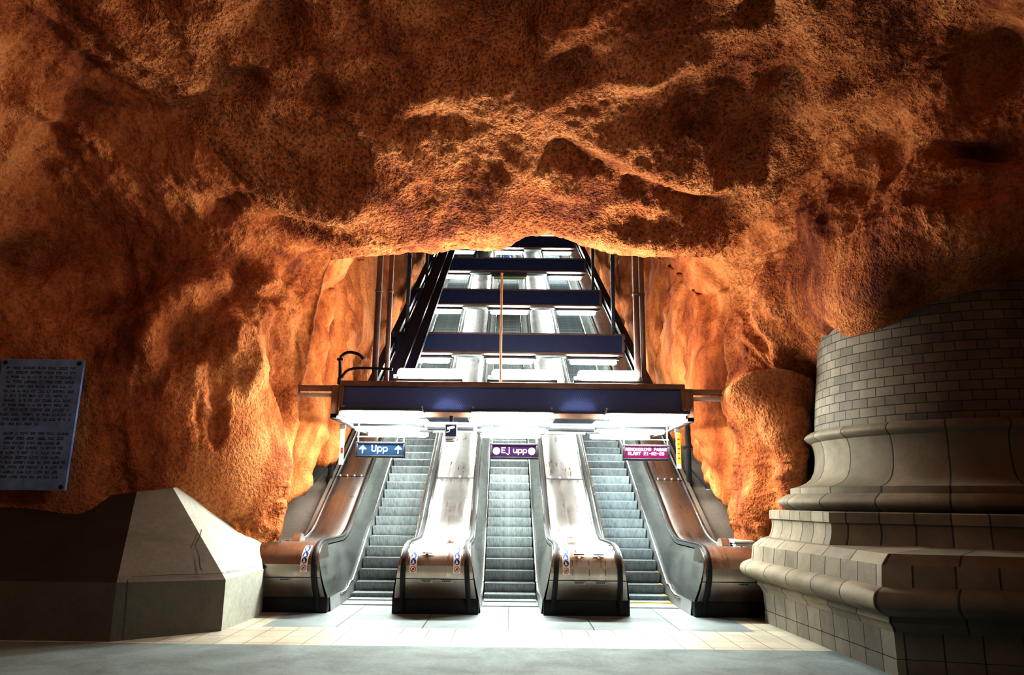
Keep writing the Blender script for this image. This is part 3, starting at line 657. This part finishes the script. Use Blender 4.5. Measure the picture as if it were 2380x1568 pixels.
# cable trays on the left
for x, w, lab in ((-2.84, .34, 'wide dark cable tray running up the shaft beside the left girder'), (-2.50, .24, 'narrow dark cable tray running up the shaft, right of the wide tray')):
    a = SK((x, 17.3, 7.0 - .577 * 4.7)); b = SK((x, 46, 7.0 + .577 * 24)); r = thing('cable_tray', a, lab, 'cable tray')
    mb = MB(); mb.bar(a, b, w, .05); mb.build('tray', M['navy'], r)
    for s in (-1, 1):
        mb = MB(); mb.bar((a[0] + s * w / 2, a[1], a[2] + .04), (b[0] + s * w / 2, b[1], b[2] + .04), .015, .12); mb.build('side_lip', M['darksteel'], r)
# hanger posts
def post(x, y, z0, z1, w, mat, label, plate=True):
    r = thing('hanger_post', SK((x, y, z0)), label, 'post', 'steel hanger posts between rock and beams')
    mb = MB(); mb.box(x - w / 2, x + w / 2, y - w / 2, y + w / 2, z0, z1, .006, SK); mb.build('shaft', mat, r)
    mb = MB(); mb.box(x - w, x + w, y - w, y + w, z0, z0 + .02, 0, SK); mb.build('foot_plate', mat, r)
    zc = z0 + (z1 - z0) * .52; mb = MB(); mb.box(x - w * .62, x + w * .62, y - w * .62, y + w * .62, zc, zc + .05, .004, SK); mb.build('coupling', mat, r)
post(-2.80, 15.25, 4.2, 7.9, .11, M['brownpost'], 'outer one of the two brown hanger posts above the left end of the gantry')
post(-2.56, 15.25, 4.2, 7.9, .09, M['brownpost'], 'inner one of the two brown hanger posts above the left end of the gantry')
post(2.55, 15.25, 4.2, 7.9, .11, M['brownpost'], 'inner one of the two brown hanger posts above the right end of the gantry')
post(2.68, 15.28, 4.2, 7.9, .09, M['brownpost'], 'outer one of the two brown hanger posts above the right end of the gantry')
for i in range(2):
    for s, nm in ((-1, 'left'), (1, 'right')): post(s * 3.10, BY[i] + .2, BZ[i] + .63, BZ[i] + 5.2, .11, M['darksteel'], f'dark hanger post above the {nm} end of the {ORD[i]} crossbeam')
# bronze pole standing on the gantry
q = atY(1166.5, 636, 15.12); r = thing('bronze_pole', (q[0], 15.12, 4.2), 'slender bronze pole standing upright on the middle of the gantry', 'pole')
mb = MB(); mb.tube([(q[0], 15.12, 4.2), (q[0], 15.12, q[2])], .026, 10); mb.build('shaft', M['bronze2'], r)
mb = MB(); mb.tube([(q[0], 15.12, 4.2), (q[0], 15.12, 4.24)], .06, 12); mb.build('foot', M['bronze2'], r)
mb = MB(); mb.tube([(q[0], 15.12, q[2]), (q[0], 15.12, q[2] + .03)], [.034, .012], 10); mb.build('cap', M['bronze2'], r)
# bracket arms into the rock
for s, nm, x1 in ((-1, 'left', 4.55), (1, 'right', 4.6)):
    r = thing('wall_bracket', SK((s * 3.58, 15.0, 4.0)), f'brown double bracket arm tying the {nm} end of the gantry to the rock', 'bracket')
    for z, h, m in ((4.07, .10, 'bronze'), (3.93, .06, 'grey')):
        mb = MB(); mb.box(min(s * 3.575, s * x1), max(s * 3.575, s * x1), 14.95, 15.1, z - h / 2, z + h / 2, .006, SK); mb.build('arm', M[m], r)
# black hoses
H1 = [(790, 884), (790.5, 860), (791, 835), (794, 827), (801, 821.5), (808, 818.5), (816, 818), (825, 820), (834, 823), (840, 828), (845, 834)]
H2 = [(792, 884), (797, 872), (804, 863), (812, 858.5), (821, 856), (838, 855), (857, 855), (885, 856), (912, 858)]
for pts, rr2, lab in ((H1, .032, 'black hose looping like a hook above the left end of the gantry'), (H2, .026, 'black cable arching low over the left end of the gantry')):
    P3 = [tuple(atY(a, b, 15.05)) for a, b in pts]; r = thing('black_hose', P3[0], lab, 'hose'); mb = MB(); mb.tube(P3, rr2, 10); mb.build('hose', M['black'], r)
    mb = MB(); q = Vector(P3[0]); mb.tube([q - Vector((0, 0, .08)), q + Vector((0, 0, .05))], rr2 * 1.5, 10); mb.build('gland', M['dark'], r)
    if pts is H1: mb = MB(); q = Vector(P3[2]); mb.box(q.x - .06, q.x + .06, q.y - .03, q.y + .03, q.z - .02, q.z + .02, .004); mb.build('clamp', M['dark'], r)
# side supports behind the gantry with raking strut
for s, nm in ((-1, 'left'), (1, 'right')):
    x = s * 4.26; y = 18.3; z0 = 2.3; r = thing('support_post', SK((x, y, z0)), f'black steel support post with raking strut beside the {nm} outer deck, under the gantry', 'post')
    mb = MB(); mb.box(x - .055, x + .055, y - .055, y + .055, z0 - .1, 3.9, .008, SK); mb.build('shaft', M['darksteel'], r)
    mb = MB(); mb.bar(SK((x, y, 2.75)), SK((x + s * .42, y - .1, 2.22)), .05, .05); st = mb.build('strut', M['darksteel'], r)
    mb = MB(); mb.box(x + s * .42 - .06, x + s * .42 + .06, y - .16, y - .04, 2.14, 2.24, .01, SK); mb.build('foot', M['grey'], st)
    mb = MB(); mb.box(x - .12, x + .12, y - .07, y + .07, 3.2, 3.25, .005, SK); mb.build('clamp', M['dark'], r)

# ------------------------------------------------------------------ lettering from a dot matrix
F5 = {'U': '10001 10001 10001 10001 10001 10001 01110', 'p': '00000 00000 11110 10001 10001 10001 11110 10000 10000', 'E': '11111 10000 10000 11110 10000 10000 11111', 'j': '00010 00000 00010 00010 00010 00010 00010 10010 01100', 'u': '00000 00000 10001 10001 10001 10011 01101',
      'R': '11110 10001 10001 11110 10100 10010 10001', 'N': '10001 11001 10101 10011 10001 10001 10001', 'O': '01110 10001 10001 10001 10001 10001 01110', 'V': '10001 10001 10001 10001 10001 01010 00100', 'I': '01110 00100 00100 00100 00100 00100 01110',
      'G': '01110 10001 10000 10111 10001 10001 01110', 'P': '11110 10001 10001 11110 10000 10000 10000', 'Å': '00100 01010 01110 10001 11111 10001 10001', 'K': '10001 10010 10100 11000 10100 10010 10001', 'L': '10000 10000 10000 10000 10000 10000 11111',
      'A': '01110 10001 10001 11111 10001 10001 10001', 'T': '11111 00100 00100 00100 00100 00100 00100', '2': '01110 10001 00001 00110 01000 10000 11111', '1': '00100 01100 00100 00100 00100 00100 01110', '-': '00000 00000 00000 11111 00000 00000 00000',
      '0': '01110 10001 10011 10101 11001 10001 01110', '8': '01110 10001 10001 01110 10001 10001 01110', ' ': '0 0 0 0 0 0 0',
      '^': '0001000 0011100 0111110 1111111 0001000 0001000 0001000 0001000'}
def dots(mb, text, x, z, cell, cw=None, y=0.0, adv=6):
    """top-left corner x,z; square cells"""
    for ch in text:
        for r_, row in enumerate(F5[ch].split()):
            for c_, b in enumerate(row):
                if b == '1': x0 = x + c_ * cell; z0 = z - r_ * cell; e = cell * .04; mb.quad((x0 + e, y, z0 - cell + e), (x0 + cell - e, y, z0 - cell + e), (x0 + cell - e, y, z0 - e), (x0 + e, y, z0 - e))
        x += cell * (adv if len(F5[ch].split()[0]) < 6 else 8)
    return x
E_Y = mat_glow('display_yellow', (1, .95, .35), 2.6); E_P = mat_glow('display_pink_white', (1, .62, .85), 2.6); E_W = mat_glow('display_white_pink', (1, .75, .92), 3.0)
S_B = mat_plain('display_blue_field', (.004, .010, .02), 1., 0, .3, 8, emis=(.08, .20, .42), es=.30); S_V = mat_plain('display_violet_field', (.006, .002, .01), 1., 0, .2, emis=(.20, .04, .20), es=.35); S_M = mat_plain('display_magenta_field', (.01, .001, .006), 1., 0, .2, emis=(.75, .02, .30), es=.42)
def display(x0, x1, z0, z1, y, label, scr, ztop):
    r = thing('hanging_display', ((x0 + x1) / 2, y, z1), label, 'display', 'illuminated displays over the escalators')
    mb = MB(); w = .035
    mb.box(x0, x1, y, y + .10, z0, z0 + w, .006); mb.box(x0, x1, y, y + .10, z1 - w, z1, .006); mb.box(x0, x0 + w, y, y + .10, z0 + w, z1 - w, .006); mb.box(x1 - w, x1, y, y + .10, z0 + w, z1 - w, .006); mb.box(x0 + .01, x1 - .01, y + .05, y + .10, z0 + .01, z1 - .01)
    mb.build('frame', M['dark'], r)
    mb = MB(); mb.box(x0 - .012, x1 + .012, y + .01, y + .11, z0 - .012, z0, 0); mb.box(x0 - .012, x1 + .012, y + .01, y + .11, z1, z1 + .012, 0); mb.box(x0 - .012, x0, y + .01, y + .11, z0, z1, 0); mb.box(x1, x1 + .012, y + .01, y + .11, z0, z1, 0); mb.build('bright_edge', M['chrome'], r)
    mb = MB(); mb.box(x0 + w, x1 - w, y + .02, y + .05, z0 + w, z1 - w, 0); mb.build('screen', scr, r)
    for t in (.03, .97):
        x = x0 + (x1 - x0) * t; mb = MB(); mb.box(x - .011, x + .011, y + .04, y + .062, z1 + .01, ztop, .003); mb.build('hanger_rod', M['white'], r)
    mb = MB(); mb.box(x0, x1, y + .045, y + .06, z1 + .10, z1 + .115, 0); mb.build('cross_bar', M['white'], r)
    return r
YD = 15.0
x, z = -3.036, 3.015; d = display(x, -2.077, 2.722, z, YD, 'blue illuminated display reading Upp between two yellow arrows', S_B, 3.52)
mb = MB(); c = .0195; dots(mb, 'Upp', x + .305, z - .058, c * .95, y=YD + .017); dots(mb, '^', x + .062, z - .065, c, y=YD + .017); dots(mb, '^', x + .76, z - .065, c, y=YD + .017); mb.build('lettering', E_Y, d)
x = -.399; d = display(x, .532, 2.722, z, YD, 'dark violet display reading Ej upp between two glowing pink dots', S_V, 3.52)
mb = MB(); xx = dots(mb, 'Ej', x + .218, z - .075, .0158, y=YD + .017); dots(mb, 'upp', xx + .04, z - .075, .0158, y=YD + .017); mb.build('lettering', E_P, d)
mb = MB(); disc(mb, x + .12, z - .146, .068, 24, YD + .017); disc(mb, x + .811, z - .146, .068, 24, YD + .017); mb.build('round_signal', E_W, d)
x = 2.204; d = display(x, 3.113, 2.722, z, YD, 'magenta display with two lines of white text about renovation', S_M, 3.52)
mb = MB(); dots(mb, 'RENOVERING PÅGÅR', x + .05, z - .055, .0085, y=YD + .017); dots(mb, 'KLART 21-02-28', x + .10, z - .138, .0085, y=YD + .017); mb.build('lettering', E_W, d)
# camera notice
xs0, zs0 = -1.28, 3.0
r = thing('camera_notice', (-1.165, 14.770, 3.0), 'small navy notice with white surveillance camera symbol hanging below the gantry', 'sign')
mb = MB(); mb.box(-1.28, -1.05, 14.770, 14.785, 3.0, 3.40, 0); mb.build('board', M['white'], r)
mb = MB(); mb.box(-1.268, -1.062, 14.764, 14.770, 3.125, 3.35, 0); fld = mb.build('navy_field', mat_flat('notice_navy', (.012, .018, .06)), r)
mb = MB(); yy = 14.762
mb.quad((-1.235, yy, 3.245), (-1.11, yy, 3.275), (-1.125, yy, 3.325), (-1.24, yy, 3.30)); mb.quad((-1.108, yy, 3.278), (-1.085, yy, 3.285), (-1.098, yy, 3.325), (-1.121, yy, 3.322))
mb.quad((-1.20, yy, 3.25), (-1.18, yy, 3.255), (-1.185, yy, 3.21), (-1.205, yy, 3.20)); mb.quad((-1.255, yy, 3.19), (-1.19, yy, 3.205), (-1.19, yy, 3.222), (-1.255, yy, 3.208)); mb.build('camera_symbol', M['white'], r)
mb = MB()
for k, w in enumerate((.19, .14, .17)): mb.box(-1.262, -1.262 + w, 14.767, 14.770, 3.085 - k * .03, 3.097 - k * .03, 0)
mb.build('small_print', M['ink'], r)
mb = MB(); mb.box(-1.20, -1.13, 14.770, 14.810, 3.40, 3.52, .004); mb.build('hanger', M['dark'], r)
# posters at the sides, seen nearly edge-on
YEL = mat_flat('notice_yellow', (.75, .50, .03))
for s_, nm in ((-1, 'white'), (1, 'yellow')):
    y = 16.25; x = s_ * (3.60 if s_ < 0 else 3.56); w = .075
    r = thing('side_notice', SK((x, y, 2.7)), 'narrow white notice hanging on the left side, under the end of the gantry' if s_ < 0 else 'narrow yellow and white notice hanging on the right side, under the end of the gantry', 'notice')
    B = lambda p, x=x, y=y, s_=s_: SK((x + (p[0]) * .8, y - s_ * p[0] * -.6 + p[1], p[2]))
    mb = MB(); mb.box(-w, w, 0, .02, 2.62, 3.38, .004, B); mb.build('board', M['white'], r)
    mb = MB(); mb.box(-w - .02, w + .02, -.02, .05, 3.38, 3.47, .01, B); mb.build('top_rail', M['grey'], r)
    if s_ < 0:
        mb = MB(); mb.box(-.02, .05, -.006, 0, 2.86, 2.98, 0, B); mb.build('red_print', M['red'], r)
    else:
        mb = MB(); mb.box(-w + .03, w - .012, -.006, 0, 2.72, 3.36, 0, B); yf = mb.build('yellow_field', YEL, r); mb = MB()
        for k in range(5): mb.box(-.03, .045 - .02 * (k % 2), -.010, -.006, 3.22 - .1 * k, 3.25 - .1 * k, 0, B)
        mb.build('print', M['red'], yf)
# wall block by the column, strong light on it painted as white
r = thing('white_block', (4.35, 14.6, .85), 'white block standing between the right rock wall and the stone column', 'box')
mb = MB(); mb.box(4.13, 4.70, 14.35, 15.1, .3, 1.20, .02); mb.build('body', M['white'], r); mb = MB(); mb.box(4.10, 4.73, 14.32, 15.13, 1.20, 1.245, .01); mb.build('lid', M['white'], r)
mb = MB(); mb.box(4.50, 4.51, 14.342, 14.352, .4, 1.18, 0); mb.build('joint', M['grey'], r)

# ------------------------------------------------------------------ concrete plinth on the left
r = thing('concrete_plinth', (-5, 11, 0), 'grey faceted concrete plinth at the foot of the left rock wall, cracked on one face', 'plinth')
fl = [(-9.5, 10.95), (-5.36, 10.84), (-4.21, 11.78), (-4.14, 13.30), (-4.30, 14.0)]
zb = [.76, .76, .72, .74, .74]
top = [atY(-420, 1165, 12.3), None, None, None, None]
br = [(fl[i][0], fl[i][1], zb[i]) for i in range(5)]
top_front = [atY(p[0], p[1], y) for p, y in (((-420, 1165), 12.3), ((0, 1181), 12.25), ((70, 1186), 12.25), ((130, 1196), 12.25), ((180, 1196), 12.25), ((225, 1178), 12.3), ((258, 1150), 12.35), ((318, 1142), 12.4))]
top_mid = [atY(p[0], p[1], y) for p, y in (((318, 1142), 12.4), ((360, 1138), 12.55), ((402, 1133), 12.65))]
top_right = [atY(p[0], p[1], y) for p, y in (((402, 1133), 12.65), ((440, 1160), 12.8), ((470, 1188), 12.9), ((505, 1214), 13.1), ((545, 1238), 13.4), ((585, 1258), 13.6), ((604, 1268), 13.7))]
def fan_face(mb, a, b, tp):
    """facet between break line a-b and a top polyline"""
    n = len(tp); low = [tuple(np.array(a) + (np.array(b) - np.array(a)) * t) for t in np.linspace(0, 1, n)]
    mb.grid([low, [tuple(p) for p in tp]])
def slopeface(i, j, tp, nm, mat, lab=None):
    mb = MB(); fan_face(mb, br[i], br[j], tp); mb.grid([[tuple(p) for p in tp], [tuple(np.array(p) + np.array([0, .9, .05])) for p in tp]]); o = mb.build(nm, mat, r, 12)
    if lab: tag(o, lab)
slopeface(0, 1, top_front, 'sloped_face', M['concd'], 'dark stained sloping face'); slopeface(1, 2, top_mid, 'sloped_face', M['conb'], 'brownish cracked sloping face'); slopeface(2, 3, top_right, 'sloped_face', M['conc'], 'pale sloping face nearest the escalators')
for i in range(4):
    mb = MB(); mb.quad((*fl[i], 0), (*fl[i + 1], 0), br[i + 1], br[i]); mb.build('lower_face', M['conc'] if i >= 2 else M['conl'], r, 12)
def crack(pts, w, nm, par, a, b, c):
    """thin dark line lying on the plane through a,b,c"""
    a, b, c = (np.array(q) for q in (a, b, c)); n = np.cross(b - a, c - a); n /= np.linalg.norm(n); n *= -np.sign(n @ (a - CAMP)); mb = MB(); P3 = []
    for (px, py) in pts: d_ = ray(px, py); P3.append(CAMP + d_ * (((a - CAMP) @ n) / (d_ @ n)) + n * .006)
    rows = []
    for i, p in enumerate(P3):
        t = P3[min(i + 1, len(P3) - 1)] - P3[max(i - 1, 0)]; sd_ = np.cross(t, n); sd_ /= np.linalg.norm(sd_); p = p + n * .02; P3[i] = p; ww = w * (.4 + .8 * random.random()); rows.append([p - sd_ * ww, p + sd_ * ww])
    mb.grid(rows); mb.build(nm, M['black'], par)
crack([(467, 1233), (463, 1250), (458, 1258), (452, 1270), (457, 1283), (462, 1295), (462, 1308), (464, 1320), (468, 1329)], .010, 'crack', r, br[1], br[2], top_mid[2])
crack([(296, 1346), (294, 1380), (291, 1420), (287, 1460), (284, 1488)], .006, 'joint', r, (*fl[1], 0), (*fl[2], 0), br[1])
crack([(306, 1343), (400, 1338), (460, 1337), (518, 1334)], .006, 'joint', r, br[1], br[2], top_mid[1])
crack([(524, 1331), (560, 1325), (592, 1318)], .005, 'joint', r, br[2], br[3], top_right[3])

# ------------------------------------------------------------------ stone column on the right
r = thing('stone_column', (CC[0], CC[1], 0), 'massive round stone column on a moulded angular pedestal at the right', 'column')
STN = (.26, .225, .17)
M['brickc'] = mat_blocks('column_bricks', (.21, .18, .14),   .30, .146, .008); M['stoneb'] = mat_blocks('column_stone', STN, .75, 5., .012, .35); M['stonep'] = mat_blocks('pedestal_blocks', STN, .42, 5., .012, .4); M['stoneq'] = mat_blocks('pedestal_base_blocks', (.24, .22, .18), .40, 5., .010, .35)
def lathe(name, prof, mat, par, seg=160):
    rows = []; uvs = []; acc = 0
    for i, (rad, z) in enumerate(prof):
        if i: acc += math.hypot(rad - prof[i - 1][0], z - prof[i - 1][1])
        rows.append([(CC[0] + rad * math.cos(2 * math.pi * k / seg), CC[1] + rad * math.sin(2 * math.pi * k / seg), z) for k in range(seg)]); uvs.append([(2 * math.pi * k / seg * 2.3, acc + .02) for k in range(seg + 1)])
    mb = MB(); mb.grid(rows, True, uvs); return mb.build(name, mat, par, 35)
def half_round(r_, z0, z1, out, n=10): return [(r_ + out * math.sin(math.pi * k / n), z0 + (z1 - z0) * k / n) for k in range(n + 1)]
lathe('shaft', [(2.215, 3.10), (2.20, 3.3), (2.17, 3.6), (2.13, 3.95), (2.09, 4.3), (2.06, 4.56), (2.0, 5.0), (1.94, 5.6), (1.9, 6.4), (1.88, 8.)], M['brickc'], r)
lathe('upper_torus', [(2.2, 3.12)] + half_round(2.29, 3.11, 2.93, .10) + [(2.26, 2.92)], M['stoneb'], r)
lathe('scotia', [(2.28, 2.925), (2.25, 2.85), (2.232, 2.73), (2.24, 2.58), (2.27, 2.44), (2.32, 2.34), (2.40, 2.27), (2.50, 2.22), (2.60, 2.19), (2.66, 2.175)], M['stoneb'], r)
lathe('fillet', [(2.55, 2.20), (2.665, 2.172), (2.67, 2.075), (2.6, 2.07)], M['stoneb'], r)
lathe('lower_torus', [(2.6, 2.078)] + half_round(2.72, 2.075, 1.81, .165, 12) + [(2.6, 1.80)], M['stoneb'], r)
OCT = [(4.50, 13.4), (4.53, 11.0), (6.5, 9.45), (8.8, 9.5), (10.6, 11.2), (10.6, 14.2), (8.9, 15.9), (6.0, 15.7)]
PED = [(4.22, 13.20), (4.41, 9.19), (10.4, 7.7), (11.2, 16.4), (6.0, 17.0)]
def polyoff(poly, d_):
    n = len(poly); c0 = np.mean(poly, axis=0); lines = []
    for i in range(n):
        a = np.array(poly[i]); b = np.array(poly[(i + 1) % n]); t = (b - a) / np.linalg.norm(b - a); nn = np.array([t[1], -t[0]])
        if nn @ (a - c0) < 0: nn = -nn
        lines.append((a + nn * d_, t))
    out_ = []
    for i in range(n):
        (p, t), (q, u) = lines[i - 1], lines[i]; s_ = np.linalg.solve(np.array([t, -u]).T, q - p); out_.append(p + t * s_[0])
    return out_
def poly_band(name, poly, prof, mat, par, cap=False, sub=8):
    rows = []; uvs = []; acc = 0
    for i, (d_, z) in enumerate(prof):
        if i: acc += math.hypot(d_ - prof[i - 1][0], z - prof[i - 1][1])
        pl = polyoff(poly, d_); row = []; uu = []; u = .13
        for k in range(len(pl)):
            a, b = pl[k], pl[(k + 1) % len(pl)]; l = math.hypot(*(np.array(poly[(k + 1) % len(pl)]) - np.array(poly[k])))
            for t in range(sub): row.append((*(a + (b - a) * t / sub), z)); uu.append((u + l * t / sub, acc + .02))
            u += l
        uu.append((u, acc + .02)); rows.append(row); uvs.append(uu)
    mb = MB(); mb.grid(rows, True, uvs)
    if cap: n = len(mb.v); mb.v += rows[-1]; mb.face(range(n, n + len(rows[-1])))
    return mb.build(name, mat, par, 28)
poly_band('octagonal_slab', OCT, [(-.5, 1.80), (.0, 1.815), (.03, 1.80), (.035, 1.665), (.02, 1.655)], M['stonep'], r)
poly_band('octagonal_cavetto', OCT, [(.005, 1.66), (.0, 1.60), (.005, 1.53), (.02, 1.46), (.045, 1.40), (.06, 1.355)], M['stonep'], r)
poly_band('weathering', PED, [(-1.0, 1.385), (-.6, 1.372), (-.02, 1.352), (.05, 1.30), (.125, 1.235)], M['stoneb'], r, False)
poly_band('pedestal_die', PED, [(.125, 1.235), (.13, 1.21), (.145, 1.10), (.16, .995)], M['stonep'], r)
poly_band('pedestal_torus', PED, [(.15, 1.0), (.22, .99), (.28, .965), (.325, .925), (.345, .88), (.345, .83), (.32, .78), (.26, .735), (.18, .70), (.12, .675), (.075, .667)], M['stoneb'], r)
poly_band('pedestal_fascia', PED, [(.075, .667), (.085, .60), (.06, .58), (.03, .54), (.008, .49)], M['stoneb'], r)
poly_band('pedestal_base', PED, [(.0, .495), (-.01, .20)], M['stoneq'], r)
poly_band('base_course', PED, [(-.004, .195), (-.012, .0)], M['stoneq'], r)

# ------------------------------------------------------------------ plaque on the left wall
YP = 12.05
def PQ(px, py, o=0): return tuple(atY(px, py, YP - o))
r = thing('memorial_plaque', PQ(95, 985), 'blue-grey metal plaque with lines of dark lettering on the left rock wall', 'plaque')
tl, tr = np.array(PQ(5, 833)), np.array(PQ(196, 836)); bl, brr = np.array(PQ(-34, 1138)), np.array(PQ(150, 1139))
M['plq'] = mat_plain('plaque_metal', (.15, .26, .52), .5, 0, .4, 2.2)
mb = MB(); back = np.array([0, .05, 0]); f4 = [tl, tr, brr, bl]; n0 = 0; mb.v = [tuple(p) for p in f4] + [tuple(p + back) for p in f4]
for q in ((0, 1, 2, 3), (7, 6, 5, 4), (0, 4, 5, 1), (1, 5, 6, 2), (2, 6, 7, 3), (3, 7, 4, 0)): mb.face(q)
mb.build('plate', M['plq'], r)
def PB(u, v, o=.004): p = (tl * (1 - u) + tr * u) * (1 - v) + (bl * (1 - u) + brr * u) * v; return (p[0], p[1] - o, p[2])
mb = MB(); rng = random.Random(3)
LN = [(.07, .92)] * 1 + [(.08, .93), (.08, .90), (.09, .94), (.09, .91), (.07, .94), (.09, .88), (.09, .95), (.07, .91), (.10, .95), (.06, .96), (.10, .96), (.06, .56)] + [None] + [(.14, .96), (.16, .93), (.14, .90), (.16, .92), (.10, .90), (.10, .90), (.10, .98), (.10, .94), (.10, .88), (.10, .91)]
for i, ln_ in enumerate(LN):
    if ln_ is None: continue
    v0 = .060 + i * .0362; h = .0205; u = ln_[0]
    while u < ln_[1] - .02:
        wl = min(rng.choice([2, 3, 4, 5, 6, 7, 9]), int((ln_[1] - u) / .0165))
        if wl < 1: break
        for k in range(wl):
            x0 = u + k * .0165; w = .0125; t = .0036
            segs = [(0, 0, t, h), (w - t, 0, w, h), (0, 0, w, h * .2), (0, h * .42, w, h * .6), (0, h * .8, w, h)]
            for s_ in rng.sample(segs, rng.choice([2, 3, 3])): mb.quad(PB(x0 + s_[0], v0 + s_[1]), PB(x0 + s_[2], v0 + s_[1]), PB(x0 + s_[2], v0 + s_[3]), PB(x0 + s_[0], v0 + s_[3]))
        u += wl * .0165 + .028
mb.build('lettering', M['ink'], r, 0)
for (u, v) in ((.05, .03), (.95, .03), (.95, .975), (.05, .975)):
    c = Vector(PB(u, v, 0)); mb = MB(); mb.tube([c + Vector((0, .01, 0)), c - Vector((0, .012, 0)), c - Vector((0, .018, 0))], [.034, .034, .02], 12); mb.build('screw', M['dark'], r)

# ------------------------------------------------------------------ person far up the middle escalator
def make_person(loc, label):
    root = thing('person', loc, label, 'person')
    me = bpy.data.meshes.new('body'); o = bpy.data.objects.new('body', me); COL.objects.link(o); o.parent = root
    J = [((0, 0, .95), .13), ((0, 0, 1.15), .135), ((0, 0, 1.36), .15), ((0, -.005, 1.48), .06), ((0, -.02, 1.60), .085), ((0, -.015, 1.70), .075),
         ((-.17, 0, 1.39), .065), ((-.24, .02, 1.14), .048), ((-.22, -.10, .92), .036), ((.17, 0, 1.39), .065), ((.25, .01, 1.14), .048), ((.33, -.08, 1.02), .036), ((-.22, -.13, .84), .03), ((.37, -.12, 1.0), .03),
         ((-.09, 0, .88), .095), ((-.10, -.01, .50), .066), ((-.10, .02, .09), .046), ((-.10, -.12, .035), .036), ((.09, 0, .88), .095), ((.11, -.03, .50), .066), ((.11, .03, .09), .046), ((.11, -.11, .035), .036)]
    E_ = [(0, 1), (1, 2), (2, 3), (3, 4), (4, 5), (2, 6), (6, 7), (7, 8), (8, 12), (2, 9), (9, 10), (10, 11), (11, 13), (0, 14), (14, 15), (15, 16), (16, 17), (0, 18), (18, 19), (19, 20), (20, 21)]
    me.from_pydata([j[0] for j in J], E_, [])
    sk = o.modifiers.new('skin', 'SKIN'); o.modifiers.new('sub', 'SUBSURF').levels = 1; o.modifiers['sub'].render_levels = 1
    if not me.skin_vertices: bpy.context.view_layer.objects.active = o
    for i, j in enumerate(J): me.skin_vertices[0].data[i].radius = (j[1], j[1])
    me.skin_vertices[0].data[0].use_root = True
    dg = bpy.context.evaluated_depsgraph_get(); ev = o.evaluated_get(dg); m2 = bpy.data.meshes.new_from_object(ev); o.modifiers.clear(); o.data = m2
    for m_ in (mat_flat('skin', (.5, .3, .22)), mat_flat('blue_jacket', (.06, .10, .22)), mat_flat('dark_trousers', (.02, .022, .035))): m2.materials.append(m_)
    for p in m2.polygons:
        z = p.center.z; x = abs(p.center.x); p.material_index = 2 if (z < .94 and x < .2) else 0 if (z > 1.47 or (z < 1.06 and x > .30) or (z < .90 and x > .17)) else 1
    m2.shade_smooth()
    mb = MB(); bm = bmesh.new(); bmesh.ops.create_uvsphere(bm, u_segments=16, v_segments=10, radius=.1); mb.bm(bm, lambda p: (loc[0] + p[0] * .98, loc[1] + .012 + p[1], loc[2] + 1.665 + max(p[2], -.02 if p[1] < 0.02 else -.1) * .95)); bm.free(); mb.build('hair', mat_flat('dark_hair', (.02, .014, .01)), root)
    mb = MB()
    for sx in (-1, 1): mb.box(loc[0] + sx * .033 - .012, loc[0] + sx * .033 + .012, loc[1] - .112, loc[1] - .10, loc[2] + 1.615, loc[2] + 1.63, 0)
    mb.build('eyes', M['ink'], root)
    mb = MB(); mb.box(loc[0] + .30, loc[0] + .52, loc[1] - .16, loc[1] - .06, loc[2] + .62, loc[2] + .96, .03); bg = mb.build('bag', M['white'], None, 35, (loc[0] + .41, loc[1] - .11, loc[2] + .62)); tag(bg, 'small white bag held by the person far up the middle escalator', 'bag')
    return root
yk = 15.28 + .36 * 68
q = SK((-.10, yk + .18, zstep(yk + .02)))
make_person((q[0], q[1], q[2] + .005), 'person in blue jacket and dark trousers standing far up the middle escalator')

# ------------------------------------------------------------------ light
w = bpy.data.worlds.new('world'); S.world = w; w.use_nodes = True; bgn = w.node_tree.nodes['Background']; bgn.inputs[0].default_value = (1, .72, .5, 1); bgn.inputs[1].default_value = .006
def area(name, loc, target, size, power, col, sy=None):
    l = bpy.data.lights.new(name, 'AREA'); l.energy = power; l.color = col; l.size = size
    if sy: l.shape = 'RECTANGLE'; l.size_y = sy
    o = bpy.data.objects.new(name, l); COL.objects.link(o); o.location = loc; o.rotation_euler = (Vector(target) - Vector(loc)).to_track_quat('-Z', 'Y').to_euler(); return o
# unseen hall lights added: weak one behind camera, stronger aimed at left wall
area('hall_light', (-2, -6, 4.5), (0, 10, 6), 5, 10, (1, .86, .7), 2)
area('hall_light', (2.8, 5.0, 5.8), (-8, 9.5, 1.8), 2.2, 300, (1, .88, .74), .5)
